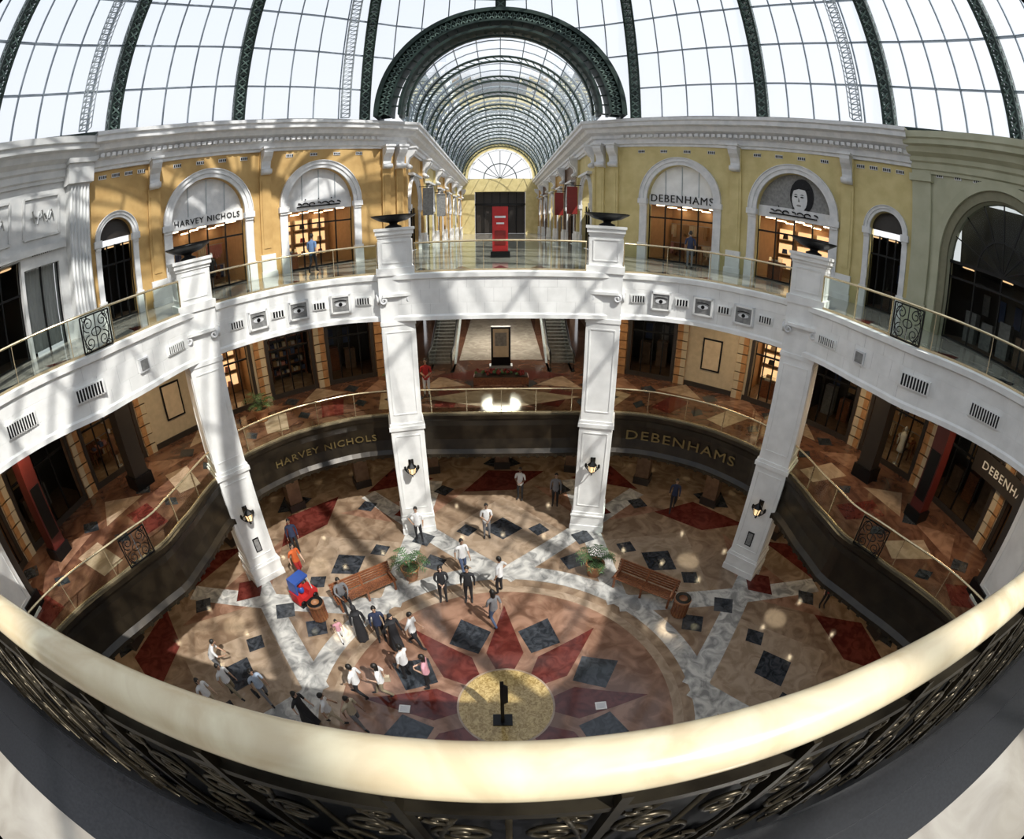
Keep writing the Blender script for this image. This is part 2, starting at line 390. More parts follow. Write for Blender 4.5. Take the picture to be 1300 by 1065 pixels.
for sx in (-1,1): PIERS.append(pier(sx*13.9,3.2,sx*100))
for M in PIERS[:4]:
    b=MB(); T=M@Matrix.Translation((0,0,12.55))
    b.lathe([(.0,0),(.28,0),(.3,.05),(.14,.12),(.16,.18),(.5,.26),(.78,.42),(.82,.47),(.78,.47),(.5,.33),(.0,.26)],IRON,T,28)
    b.obj('bronze_torch_bowl')
    l=MB(); T=M@Matrix.Translation((0,-.64,3.3))
    l.box(-.1,.1,-.03,0,-.35,.35,IRON,T)
    l.tube([(0,-.03,-.3),(0,-.2,-.36),(0,-.36,-.25),(0,-.38,-.1)],.022,IRON,6,T)
    l.tube([(0,-.03,.25),(0,-.15,.42),(0,-.3,.45),(0,-.38,.34)],.018,IRON,6,T)
    LT=T@Matrix.Translation((0,-.38,-.1))
    l.lathe([(.05,-.05),(.12,0),(.13,.02)],IRON,LT,6,False); l.lathe([(.11,.02),(.16,.3)],LAMP,LT,6,False)
    l.lathe([(.19,.3),(.19,.33),(.08,.44),(.03,.5),(.03,.56),(0,.6)],IRON,LT,6,False)
    for k in range(6):
        a=k*pi/3; l.tube([(.115*cos(a),.115*sin(a),.02),(.168*cos(a),.168*sin(a),.31)],.016,IRON,4,LT)
    for sx in (-1,1):
        l.tube([(sx*.1+sx*.14*(1-.8*t/12)*sin(t*.5),-.05,-.15+.14*(1-.8*t/12)*cos(t*.5)) for t in range(13)],.018,IRON,5,T)
        l.lathe([(.03,0),(.05,.03),(.05,.14),(.02,.18)],IRON,T@Matrix.Translation((sx*.26,-.14,-.05)),8)
        l.tube([(0,-.05,-.2),(sx*.15,-.12,-.22),(sx*.26,-.14,-.06)],.018,IRON,5,T)
    l.obj('wall_lantern')
for i,z in ((3,1.5),(2,1.5)):
    b=MB(); b.box(-.14,.14,-.67,-.642,z,z+.65,IRON,PIERS[i]); b.box(-.10,.10,-.68,-.67,z+.05,z+.6,GREYP,PIERS[i]); b.obj('control_plate')
for s_ in (-1,1):
    for a in (33.2,41.5,49.8):
        m=MB(); M=FR(R2,s_*a,9.95,-.05)
        m.box(-.40,.40,-.08,.02,-.36,.36,WHITE2,M); m.box(-.31,.31,-.10,-.07,-.27,.27,GREYP,M)
        for sx in (-1,1): m.box(sx*.33-.03,sx*.33+.03,-.13,-.07,-.33,.33,WHITE,M)
        for sz in (-1,1): m.box(-.36,.36,-.13,-.07,sz*.3-.03,sz*.3+.03,WHITE,M)
        E=[(.2*cos(t*pi/12),.08*sin(t*pi/12)) for t in range(24)]
        m.ext(E,-.112,-.10,WHITE2,M); m.ext([(.07*cos(t*pi/8),.07*sin(t*pi/8)) for t in range(16)],-.12,-.11,IRON,M)
        m.ext([(.24*cos(pi*t/10),.10+.06*sin(pi*t/10)) for t in range(11)]+[(.2*cos(pi-pi*t/10),.10+.03*sin(pi*t/10)) for t in range(11)],-.115,-.10,IRON,M)
        m.obj('eye_picture_plaque')
    for a,w in ((28.8,.34),(37.3,.3),(45.7,.3),(54.2,.34),(68.0,.5),(87,.62),(97,.7)):
        m=MB(); M=FR(R2,s_*a,9.98,-.05); h=.11 if w<.6 else .16; w*=.72
        m.box(-w-.05,w+.05,-.05,.02,-h-.04,h+.04,WHITE,M); m.box(-w,w,-.06,-.04,-h,h,IRON,M)
        n=int(w*2/.09)
        for i in range(n+1): x=-w+2*w*i/n; m.box(x-.018,x+.018,-.09,-.05,-h,h,WHITE,M)
        m.obj('fascia_air_vent')
    m=MB(); M=FR(R2,s_*76,9.98,-.05); m.box(-.2,.2,-.06,.02,-.2,.2,WHITE2,M); m.box(-.15,.15,-.075,-.05,-.15,.15,GREYP,M); m.obj('fascia_speaker_plate')
# ---------------------------------------------------------------- text helpers
def textmesh(s,size,ext=.02):
    c=bpy.data.curves.new('t','FONT'); c.body=s; c.size=size; c.extrude=ext; c.align_x='CENTER'; c.space_character=1.15; c.resolution_u=3
    o=bpy.data.objects.new('t',c); COL.objects.link(o); bpy.context.view_layer.update()
    me=bpy.data.meshes.new_from_object(o.evaluated_get(bpy.context.evaluated_depsgraph_get())); bpy.data.objects.remove(o)
    v=[tuple(x.co) for x in me.vertices]; f=[tuple(q.vertices) for q in me.polygons]; bpy.data.meshes.remove(me); return v,f
def text_arc(s,R,a,z,size,mt,name,off=-.08,sp=1.0,board=None):
    v,f=textmesh(s,size); m=MB(); out=[]
    for x,y,w in v:
        r=R(a) if callable(R) else R
        aa=a+degrees(x*sp/r); out.append(P(R,aa,z+y,off-w))
    m.add(out,f,mt)
    if board:
        hw=degrees(board/(R(a) if callable(R) else R)); pt=path(R,a-hw,a+hw,1,off+.03)
        m.sweep(pt,[(-.06,z-.3),(0,z-.3),(0,z+size+.15),(-.06,z+size+.15),(-.06,z-.3)],DARKW)
    return m.obj(name)
def text_flat(mb,s,M,x,z,y,size,mt):
    v,f=textmesh(s,size); mb.add([(x+a,y-w,z+b) for a,b,w in v],f,mt,M)
text_arc('HARVEY NICHOLS',R1,-39.5,3.95,.40,GOLDT,'gold_sign_lettering',sp=1.25)
text_arc('DEBENHAMS',R1,40,3.92,.58,GOLDT,'gold_sign_lettering',sp=1.35)
# ---------------------------------------------------------------- walls/bays
def bayw(mb,M,L,z0,z1,ops,wm,th=.5):
    pts=[(0,z0)]
    for c,hw,sp,rise in sorted(ops):
        pts.append((c-hw,z0))
        if rise<=0: pts+=[(c-hw,z0+sp),(c+hw,z0+sp)]
        else: pts+=[(c-hw*cos(pi*i/20),z0+sp+rise*sin(pi*i/20)) for i in range(21)]
        pts.append((c+hw,z0))
    pts+=[(L,z0),(L,z1),(0,z1)]
    mb.ext(pts,0,th,wm,M)
def mannequin(mb,x,y,T,mt):
    Q=T@Matrix.Translation((x,y,0))
    mb.lathe([(0,0),(.16,0),(.16,.03),(.02,.04),(.02,.75)],LSTEEL,Q,10)
    mb.lathe([(.05,.55),(.19,.6),(.17,.85),(.13,1.02),(.17,1.2),(.19,1.36),(.12,1.44),(.05,1.47),(.045,1.54)],mt,Q,12); mb.sphere((0,0,1.64),(.075,.09,.115),WHITE2,Q,6)
    for s_ in (-1,1): mb.tube([(s_*.18,0,1.38),(s_*.24,0,1.1),(s_*.22,-.08,.85)],[.045,.035,.025],mt,6,Q)
def shop(mb,M,c,hw,sp,z0,depth=4,kind=None,wallm=None,glass=True,light=None):
    kind=kind or random.choice(['clothes','clothes','display','shelves'])
    light=light or LAMPS; wallm=wallm or random.choice([SHOPW,SHOPB]); w=hw+.5; T=M@Matrix.Translation((c,0,z0))
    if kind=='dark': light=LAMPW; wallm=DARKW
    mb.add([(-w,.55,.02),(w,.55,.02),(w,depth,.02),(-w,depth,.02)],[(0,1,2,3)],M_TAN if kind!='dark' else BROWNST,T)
    mb.add([(-w,.5,0),(-w,depth,0),(-w,depth,sp),(-w,.5,sp),(w,.5,0),(w,depth,0),(w,depth,sp),(w,.5,sp)],[(0,1,2,3),(4,7,6,5),(1,5,6,2),(3,2,6,7)],wallm,T)
    nl=3 if kind!='dark' else 1
    for i in range(nl):
        for j in range(3):
            y=1+i*(depth-1.4)/2; xx=-w*.65+j*w*.65; mb.box(xx-.25,xx+.25,y-.12,y+.12,sp-.06,sp-.02,light,T)
    if kind=='shelves':
        nx=max(1,int(2*w/.9))
        for i in range(nx):
            x0=-w+.1+i*(2*w-.2)/nx; x1=x0+(2*w-.2)/nx-.08; mb.box(x1,x1+.06,depth-.42,depth-.02,0,sp-.4,WOOD,T)
            for k in range(5):
                z=.3+k*.5
                if z>sp-.6: break
                mb.box(x0,x1,depth-.4,depth-.02,z,z+.04,WOOD,T)
                x=x0+.03
                while x<x1-.12:
                    ww=random.uniform(.1,.25); hh=random.uniform(.12,.34); mb.box(x,min(x+ww,x1),depth-.36,depth-.1,z+.04,z+.04+hh,random.choice(GOODS[1:]),T); x+=ww+.03
    elif kind=='clothes':
        for k in range(2):
            z=1.0+k*1.15
            mb.beam(T@Vector((-w+.1,depth-.3,z)),T@Vector((w-.1,depth-.3,z)),.03,.03,LSTEEL)
            x=-w+.2; g_=random.choice(GOODS)
            while x<w-.2:
                if random.random()<.12: x+=.5; g_=random.choice(GOODS); continue
                if random.random()<.15: g_=random.choice(GOODS)
                hh=random.uniform(.55,.85); mb.box(x,x+.07,depth-.5,depth-.12,z-hh,z-.04,g_,T); x+=.1
        for i in range(max(1,int(hw))): mannequin(mb,-hw+.5+i*(2*hw-1)/max(1,int(hw)-1) if int(hw)>1 else .3,.8,T,random.choice(GOODS))
        mb.box(-.5,.5,1.8,2.4,.78,.83,WOOD,T)
        for a in (-.46,.46):
            for b in (1.84,2.36): mb.box(a-.025,a+.025,b-.025,b+.025,0,.78,WOOD,T)
        for k in range(4): mb.box(-.42+k*.22,-.26+k*.22,1.9,2.25,.83,.83+random.uniform(.05,.2),random.choice(GOODS),T)
    elif kind=='display':
        nx=max(2,int(2*w/1.1))
        for i in range(nx):
            x0=-w+.15+i*(2*w-.3)/nx; x1=x0+(2*w-.3)/nx-.25
            for k in range(3):
                z=.5+k*.8
                if z>sp-.8: break
                mb.box(x0,x1,depth-.30,depth-.02,z,z+.65,SHOPB,T); mb.box(x0+.05,x1-.05,depth-.34,depth-.30,z+.05,z+.6,LAMPW,T)
                xc=(x0+x1)/2; mb.ext([(xc-.16,z+.06),(xc+.16,z+.06),(xc+.12,z+.32),(xc-.12,z+.32)],depth-.45,depth-.36,random.choice(GOODS),T)
        for i in range(max(1,int(hw))): 
            x=-hw+.6+i*1.2; mb.box(x-.35,x+.35,1.2,1.6,0,.9,WOOD,T); mb.box(x-.32,x+.32,1.23,1.57,.9,1.1,SGLASS,T); mb.box(x-.2,x+.1,1.3,1.5,.9,1.0,GOODS[6],T)
    else:
        for i in range(int(hw*2)):
            x=-hw+.4+i*.95; mb.box(x-.3,x+.3,2.2,2.7,0,random.uniform(.8,1.5),random.choice((WOOD,GREYP,BROWNST)),T); mb.box(x-.2,x+.2,depth-.1,depth-.05,1.3,2.2,random.choice((GREYP,SHOPW,GOODS[2])),T)
    if glass:
        mb.add([(-hw,.3,0),(hw,.3,0),(hw,.3,sp),(-hw,.3,sp)],[(0,1,2,3)],SGLASS,T)
        for i in range(5):
            x=-hw+2*hw*i/4; mb.box(x-.03,x+.03,.26,.34,0,sp,IRON,T)
        mb.box(-hw,hw,.25,.35,2.3,2.38,IRON,T); mb.box(-hw,hw,.25,.35,0,.08,IRON,T)
def archtrim(mb,M,c,hw,sp,z0,w=.42,mt=WHITE2,imp=True):
    mb.annv(c,z0+sp,hw,hw+w*.45,-.10,.02,mt,M); mb.annv(c,z0+sp,hw+w*.45,hw+w*.9,-.16,.02,mt,M); mb.annv(c,z0+sp,hw+w*.9,hw+w,-.22,.02,mt,M)
    for s_ in (-1,1):
        x=c+s_*(hw+w/2)
        if imp:
            mb.box(x-w/2-.06,x+w/2+.06,-.22,.02,z0+sp-.28,z0+sp-.0,mt,M); mb.box(x-w/2-.0,x+w/2+.0,-.16,.02,z0+sp-.4,z0+sp-.28,mt,M)
            mb.box(x-w/2,x+w/2,-.10,.02,z0,z0+sp-.4,mt,M); mb.box(x-w/2-.05,x+w/2+.05,-.16,.02,z0,z0+.9,WHITE,M)
def lunette(mb,M,c,hw,sp,z0,mt,y=.3,band=True):
    n=24; pts=[(c+hw*cos(pi*i/n),z0+sp+hw*sin(pi*i/n)) for i in range(n+1)]
    mb.ext(pts,y,y+.06,mt,M)
    if band: mb.box(c-hw,c+hw,y-.08,y,z0+sp-.3,z0+sp+.25,WHITE2,M)
def pilaster(mb,M,x,z0,z1,w=.62,mt=None,cap=None):
    cap=cap or WHITE2
    mb.box(x-w/2,x+w/2,-.16,.02,z0,z1,mt,M); mb.box(x-w/2-.08,x+w/2+.08,-.24,.02,z0,z0+1.1,WHITE,M); mb.box(x-w/2-.12,x+w/2+.12,-.28,.02,z0,z0+.25,WHITE,M)
    mb.box(x-w/2+.12,x+w/2-.12,-.19,-.16,z0+1.4,z1-1.6,mt,M)
    pr=[(0,z1-1.3),(-.22,z1-1.25),(-.30,z1-1.05),(-.26,z1-.85),(-.34,z1-.6),(-.6,z1-.4),(-.72,z1-.2),(-.70,z1+.05),(0,z1+.05)]
    mb.ext(pr,x-.24,x+.24,cap,M,ax='x'); mb.box(x-.30,x+.30,-.78,0,z1-.02,z1+.1,cap,M)
    mb.lathe([(.0,-.27),(.14,-.27),(.14,.27),(.0,.27)],cap,M@Matrix.Translation((x,-.32,z1-1.12))@Matrix.Rotation(pi/2,4,'Y'),12)
ZW=17.25
def Wp(a): return P(Rf,a,None,.6)
for s_ in (-1,1):
    SD='right' if s_>0 else 'left'
    def B(a0,a1):
        A,Bp=(a0,a1) if s_>0 else (-a1,-a0)
        return MP(Wp(A),Wp(Bp))
    def cpos(M,a): 
        v=M.inverted()@Vector(P(Rf,s_*a,0,.6)); return v.x
    wallc=YEL2 if s_>0 else YEL
    m=MB(); M,L=B(15.6,19.6); bayw(m,M,L,Z2,ZW,[],wallc)
    pilaster(m,M,L-.33 if s_>0 else .33,Z2,ZW,.5,wallc)
    pilaster(m,M,.33 if s_>0 else L-.33,Z2,ZW,.4,wallc)
    m.obj('wall_corner_'+SD)
    for (a0,a1,ac,hw,sp,tag) in ((19.6,39.7,30.0,1.93,3.35,0),(39.7,59.2,49.8,1.93,3.35,1),(59.2,70.5,66.0,.82,3.4,2)):
        m=MB(); M,L=B(a0,a1); c=cpos(M,ac)
        bayw(m,M,L,Z2,ZW,[(c,hw,sp,hw)],wallc)
        archtrim(m,M,c,hw,sp,Z2,.42 if tag<2 else .26)
        if tag<2: pilaster(m,M,L if s_>0 else 0,Z2,ZW,.6,wallc)
        for k in range(4):
            x=L*(.2+.2*k); m.box(x-.2,x+.2,-.03,.01,ZW-.42,ZW-.24,WHITE2,M)
            for q in range(4): m.box(x-.17+q*.1,x-.11+q*.1,-.045,-.02,ZW-.39,ZW-.27,IRON,M)
        m.obj('wall_facade_'+SD)
        m=MB()
        shop(m,M,c,hw,sp-.25,Z2,4.2,kind=('clothes','display','dark')[tag] if s_>0 else ('display','clothes','dark')[tag],wallm=SHOPW,light=LAMPB)
        lm={(1,0):WHITE,(1,1):GREYP,(-1,0):WHITE2,(-1,1):WHITE2}.get((s_,tag),DARKW)
        lunette(m,M,c,hw,sp,Z2,lm,band=(tag<2))
        zt=Z2+sp-.12
        if tag==0 and s_>0: text_flat(m,'DEBENHAMS',M,c,zt,.2,.58,BLKT)
        if tag==1 and s_<0: text_flat(m,'HARVEY NICHOLS',M,c,zt,.2,.38,IRON)
        if (tag==0 and s_<0) or (tag==1 and s_>0):
            for k in range(7):
                x=c-1.2+k*.38
                m.tube([(x+.16*cos(t*.6),.17,zt+.12+.1*sin(t*.6)) for t in range(4+k%3*2)],.035,IRON,5,M)
                if k%2: m.sphere((x,.17,zt+.4),.04,IRON,M,5)
            m.box(c-1.3,c+1.2,.15,.2,zt+.0,zt+.06,IRON,M)
        if tag==1 and s_>0:
            zc=Z2+sp+.80
            m.ext([(c+.35+.62*cos(t*pi/10),zc+.1+.85*sin(t*pi/10)) for t in range(20)],.26,.3,IRON,M)
            m.ext([(c+.25+.40*cos(t*pi/10),zc-.04+.62*sin(t*pi/10)) for t in range(20)],.23,.26,WHITE2,M)
            m.ext([(c-.2,zc+.3),(c+.3,zc+.72),(c+.75,zc+.5),(c+.5,zc+.42),(c+.2,zc+.45)],.215,.23,IRON,M)
            for q in (-1,1):
                m.ext([(c+.22+q*.16+.09*cos(t*pi/6),zc+.06+.035*sin(t*pi/6)) for t in range(12)],.215,.23,IRON,M)
                m.ext([(c+.22+q*.16-.11,zc+.15),(c+.22+q*.16+.11,zc+.15),(c+.22+q*.16,zc+.2)],.215,.23,IRON,M)
            m.ext([(c+.22+.12*cos(t*pi/6),zc-.35+.05*sin(t*pi/6)) for t in range(12)],.215,.23,GREYP,M)
            m.ext([(c+.2,zc+.04),(c+.28,zc-.18),(c+.17,zc-.18)],.215,.23,GREYP,M)
        if tag<2 and lm in (WHITE2,WHITE):
            for k in range(1,4): m.box(c-hw+2*hw*k/4-.02,c-hw+2*hw*k/4+.02,.26,.30,Z2+sp+.25,Z2+sp-.05+hw*sin(math.acos(abs(k/2-1)*.999)),LSTEEL,M)
        m.obj('storefront')
    m=MB(); M,L=B(70.5,99); 
    if s_>0:
        c=cpos(M,86.3); bayw(m,M,L,Z2,ZW,[(c,2.6,2.9,2.6)],OLV)
        for r0,r1,d in ((2.6,2.95,-.12),(2.95,3.3,-.22)): 
            m.annv(c,Z2+2.9,r0,r1,d,.02,OLV2 if r0<2.8 else OLV,M)
            for q in (-1,1): m.box(min(c+q*r0,c+q*r1),max(c+q*r0,c+q*r1),d,.02,Z2,Z2+2.9,OLV2 if r0<2.8 else OLV,M)
        m.box(0,1.0,-.12,.02,Z2,ZW,OLV,M); m.box(-.1,1.1,-.22,.02,ZW-.6,ZW-.3,OLV,M); m.box(-.1,1.1,-.2,.02,Z2,Z2+.9,OLV,M)
        for k in range(9):
            x=.5+k*.95; m.box(x-.18,x+.18,-.04,.01,ZW-.35,ZW-.18,WHITE2,M)
            for q in range(3): m.box(x-.13+q*.1,x-.07+q*.1,-.055,-.03,ZW-.32,ZW-.21,IRON,M)
        m.obj('wall_right'); m=MB(); shop(m,M,c,2.6,2.9,Z2,4,kind='dark')
        m.annv(c,Z2+2.9,0.02,2.6,.3,.34,SGLASS,M); m.box(c-2.6,c+2.6,1.2,1.3,Z2+2.9,Z2+5.5,DARKW,M)
        for k in range(1,8):
            a=pi*k/8; m.beam(M@Vector((c,.28,Z2+2.9)),M@Vector((c+2.58*cos(a),.28,Z2+2.9+2.58*sin(a))),.05,.05,IRON)
        m.annv(c,Z2+2.9,1.2,1.26,.25,.31,IRON,M); m.box(c-2.6,c+2.6,.2,.35,Z2+2.85,Z2+2.97,IRON,M)
        m.obj('storefront')
    else:
        bayw(m,M,L,Z2,ZW,[(L-1.9-.75,.9,3.1,0),(L-5.6,1.9,3.5,0)],SIDEW)
        x=L-.75
        m.box(x-.55,x+.55,-.35,.02,Z2,ZW,SIDEW,M); m.box(x-.68,x+.68,-.5,.02,Z2,Z2+.7,SIDEW,M); m.box(x-.68,x+.68,-.5,.02,ZW-.5,ZW+.3,SIDEW,M); m.box(x-.75,x+.75,-.6,.02,ZW+.3,ZW+.5,SIDEW,M)
        for k in range(6):
            xx=x-.45+k*.18; m.tube([(xx,-.36,Z2+.8),(xx,-.36,ZW-.6)],.05,SIDEW,8,M)
        for k in range(3):
            xx=L-2.6-k*2.5
            for q in (-1,1): m.box(xx+q*.9-.05,xx+q*.9+.05,-.07,.01,ZW-2.2,ZW-.7,SIDEW,M)
            for q in (ZW-2.2,ZW-.7): m.box(xx-.9,xx+.9,-.07,.01,q-.05,q+.05,SIDEW,M)
            for q in range(10): m.tube([(xx-.55+.12*q+ .0,-.03,ZW-1.45+.25*sin(q*1.5)),(xx-.55+.12*q+.1,-.05,ZW-1.45-.2*sin(q*1.5))],.035,SIDEW,5,M)
            m.box(xx-.5,xx+.5,-.04,.01,ZW-2.85,ZW-2.6,IRON,M)
            for q in range(9): m.box(xx-.46+q*.11,xx-.42+q*.11,-.06,-.02,ZW-2.85,ZW-2.6,WHITE2,M)
        m.box(0,L-1.4,-.15,.02,Z2+3.55,Z2+3.8,SIDEW,M)
        m.obj('wall_left'); m=MB()
        shop(m,M,L-5.6,1.9,3.5,Z2,4,kind='dark')
        T=M@Matrix.Translation((L-2.65,0,Z2))
        pts=[(-.9+1.8*i/40,.5+.07*sin(i*1.6)) for i in range(41)]
        m.add([(x,y,.1) for x,y in pts]+[(x,y,3.1) for x,y in pts],[(i,i+1,42+i,41+i) for i in range(40)],CURT,T,True)
        m.add([(-.9,.2,0),(.9,.2,0),(.9,.2,3.1),(-.9,.2,3.1)],[(0,1,2,3)],SGLASS,T)
        for k in range(3): m.box(-.9+.9*k-.03,-.9+.9*k+.03,.15,.25,0,3.1,IRON,T)
        m.obj('storefront')
    for a0,a1 in ((99,125),(125,152),(152,180)):
        m=MB(); M,L=B(a0,a1); bayw(m,M,L,Z2,ZW,[(L/2,1.8,3.3,1.8)],OLV if s_>0 else SIDEW); archtrim(m,M,L/2,1.8,3.3,Z2); m.obj('wall_rear_'+SD)
        m=MB(); shop(m,M,L/2,1.8,3.2,Z2,4); m.obj('storefront')
    cp=[(s_*5.45,66),(s_*5.45,P(Rf,15.6,None,.6)[1])]+[(s_*Wp(a)[0],Wp(a)[1]) for a in (19.6,29.5,39.7,49.5,59.2,70.5)]
    cp2=[(s_*Wp(a)[0],Wp(a)[1]) for a in (70.5,99,125,152,180)]
    if s_<0: cp.reverse(); cp2.reverse()
    PR=[(0,17.2),(.12,17.2),(.12,17.32),(.22,17.36),(.22,17.62),(.34,17.68),(.34,17.86),(.62,17.98),(.72,18.2),(.95,18.25),(.95,18.45),(1.05,18.5),(1.05,18.66),(-.8,18.70)]
    m=MB(); m.sweep(cp,PR,WHITE2)
    for a in range(20,70,1):
        Mx=FR(Rf,s_*a,17.74,.6); m.box(-.09,.09,-.58,-.2,-.06,.1,WHITE2,Mx)
    m.obj('trim_cornice_'+SD)
    m=MB(); m.sweep(cp2,[(o*.8,z-.2 if z<18.6 else z-.1) for o,z in PR],OLV if s_>0 else SIDEW); 
    m.sweep(cp2,[(-.1,18.3),(-.1,18.7)],OLV if s_>0 else SIDEW)
    m.obj('trim_side_cornice_'+SD)
# ---------------------------------------------------------------- dome
DOME=empty('glass_dome')
def Rd(a): return Rf(a)+.25
HD=16.0
def dp(a,t,off=0):
    s=(Rd(a)+off)*cos(radians(t)); return Vector((s*sin(radians(a)),CY+s*cos(radians(a)),ZC+(HD+off)*sin(radians(t))))
def inarch(p,r=6.3): return p.y>15 and p.x**2+(p.z-18.8)**2<r*r
DT=7.4
ts=[i*DT for i in range(12)]
m=MB()
for k in range(16*5):
    a0=k*4.5; a1=a0+4.5
    for i in range(len(ts)-1):
        q=[dp(a0,ts[i],.05),dp(a1,ts[i],.05),dp(a1,ts[i+1],.05),dp(a0,ts[i+1],.05)]
        if sum(inarch(x) for x in q)>=3: continue
        m.add(q,[(0,1,2,3)],DGLASS)
m.obj('dome_glazing',DOME)
m=MB()
for k in range(16*5):
    a=k*4.5
    if k%5==0: continue
    T=[i*DT/2 for i in range(23)]
    if k%2: T=T[:19]
    for i in range(len(T)-1):
        p,q=dp(a,T[i]),dp(a,T[i+1])
        if inarch(p) or inarch(q): continue
        m.beam(p,q,.06,.12,STEEL,up=(p-Vector((0,CY,ZC))))
for t in ts[1:]:
    for k in range(80):
        p,q=dp(k*4.5,t),dp(k*4.5+4.5,t)
        if inarch(p) or inarch(q): continue
        m.beam(p,q,.12,.06,STEEL)
m.obj('dome_mullions',DOME)
for k in range(16):
    a=k*22.5; m=MB(); T=[i*1.55 for i in range(53)]
    sd=Vector((cos(radians(a)),-sin(radians(a)),0))
    for i in range(len(T)-1):
        p,q=dp(a,T[i]),dp(a,T[i+1])
        if k==0 and (inarch(p,6.5)): continue
        up=(p-Vector((0,CY,ZC))).normalized()
        m.beam(p+up*.25,q+up*.25,.5,.10,GRN,up=up)
        pi_,qi=p-up*.30,q-up*.30
        for e in (-1,1):
            m.beam(pi_+sd*.24*e,qi+sd*.24*e,.10,.10,GRN,up=up)
            m.beam(p+up*.2+sd*.22*e,qi+sd*.22*e,.06,.06,GRN2,up=sd)
            m.beam(pi_+sd*.22*e,q+up*.2+sd*.22*e,.06,.06,GRN2,up=sd)
        m.beam(pi_-sd*.24,qi+sd*.24,.06,.05,GRN2,up=up); m.beam(pi_+sd*.24,qi-sd*.24,.06,.05,GRN2,up=up)
        m.beam(pi_-sd*.24,pi_+sd*.24,.07,.07,GRN,up=up)
    m.obj('dome_rib',DOME)
m=MB()
tp=[dp(k*22.5/2,82,0) for k in range(32)]
for i in range(32): m.beam(tp[i],tp[(i+1)%32],.5,.7,GRN)
for e in (-1,1):
    m.sweep([ (e*P(Rd,a)[0],P(Rd,a)[1]) for a in range(20,181,2)][::e],[(0.15,18.6),(.15,18.85),(-.2,18.85)],GRN)
m.obj('dome_rings',DOME)
for a in (-26,62,-73):
    m=MB()
    for i in range(0,40):
        p,q=dp(a,1+i*.9,-.35),dp(a,1+(i+1)*.9,-.35); sd=Vector((cos(radians(a)),-sin(radians(a)),0)); up=Vector((-sin(radians(a)),-cos(radians(a)),0))
        for e in (-1,1):
            m.beam(p+sd*.22*e,q+sd*.22*e,.05,.05,LSTEEL); m.beam(p+sd*.22*e+up*.4,q+sd*.22*e+up*.4,.04,.04,LSTEEL)
            m.beam(p+sd*.22*e,p+sd*.22*e+up*.4,.03,.03,LSTEEL)
        m.beam(p-sd*.22,p+sd*.22,.05,.05,LSTEEL); m.beam(p-sd*.22,q+sd*.22,.03,.03,LSTEEL)
    m.obj('maintenance_ladder',DOME)
# ---------------------------------------------------------------- gallery arch + vault
VAULT=empty('glass_barrel_vault')
m=MB(); ZA=18.85
m.annv(0,ZA,6.28,6.55,24.0,25.4,GRN,n=64); m.annv(0,ZA,5.62,5.76,24.1,25.2,GRN,n=64); m.annv(0,ZA,5.74,6.3,24.9,25.0,GRN,n=64)
m.annv(0,ZA,5.12,5.28,24.2,25.4,GRN,n=64)
n=60
for i in range(n):
    a,b=pi*i/n,pi*(i+1)/n
    A=lambda r,t,y:Vector((r*cos(t),y,ZA+r*sin(t)))
    m.beam(A(5.76,a,24.2),A(6.3,b,24.2),.07,.07,GRN2,up=(0,1,0)); m.beam(A(6.3,a,24.2),A(5.76,b,24.2),.07,.07,GRN2,up=(0,1,0)); m.beam(A(5.76,a,24.2),A(6.3,a,24.2),.06,.08,GRN,up=(0,1,0))
    if i%2==0: m.beam(A(5.26,a,24.5),A(5.64,a,24.5),.07,.1,GRN,up=(0,1,0))
m.obj('portal_arch',VAULT)
m=MB(); Y0,Y1=25.0,66.0; RV=5.3
for i in range(28):
    y=Y0+i*(Y1-Y0)/27
    if i%3==0:
        m.annv(0,ZA,RV-.45,RV-.33,y-.10,y+.10,GRN,n=32); m.annv(0,ZA,RV-.06,RV+.05,y-.10,y+.10,GRN,n=32)
        for k in range(32):
            a=pi*k/32; b=pi*(k+1)/32
            m.beam((cos(a)*(RV-.4),y,ZA+sin(a)*(RV-.4)),(cos(b)*(RV-.05),y,ZA+sin(b)*(RV-.05)),.05,.05,GRN2,up=(0,1,0))
    else: m.annv(0,ZA,RV-.04,RV+.02,y-.025,y+.025,STEEL,n=24)
for k in range(0,13):
    a=pi*k/12; c,s=cos(a)*RV,sin(a)*RV; m.beam((c,Y0,ZA+s),(c,Y1,ZA+s),.05,.08,STEEL)
m.obj('vault_ribs',VAULT)
m=MB(); vs=[]
for k in range(25):
    a=pi*k/24; vs+=[(cos(a)*(RV+.05),Y0,ZA+sin(a)*(RV+.05)),(cos(a)*(RV+.05),Y1,ZA+sin(a)*(RV+.05))]
m.add(vs,[(2*i,2*i+1,2*i+3,2*i+2) for i in range(24)],DGLASS); m.obj('vault_glazing',VAULT)
yc=P(Rf,15.6,None,.6)[1]
for s_ in (-1,1):
    nb=6; SD='right' if s_>0 else 'left'
    for i in range(nb):
        ya=yc+(66-yc)*i/nb; yb=yc+(66-yc)*(i+1)/nb
        M,L=MP((5.45,yb),(5.45,ya)) if s_>0 else MP((-5.45,ya),(-5.45,yb))
        wm=(YEL2,BROWNST,YEL)[i%3] if s_>0 else (YEL,YEL2,YEL)[i%3]
        m=MB(); bayw(m,M,L,Z2,ZW,[(L/2,1.7,3.0,1.7)],wm); archtrim(m,M,L/2,1.7,3.0,Z2,.35); pilaster(m,M,.35,Z2,ZW,.5,wm); pilaster(m,M,L-.35,Z2,ZW,.5,wm)
        m.box(L/2-1.7,L/2+1.7,-.3,.0,Z2+4.9,Z2+5.05,WHITE2,M)
        m.obj('wall_gallery_'+SD); m=MB(); shop(m,M,L/2,1.7,2.9,Z2,3,kind=('dark','clothes')[i%2]); m.obj('storefront')
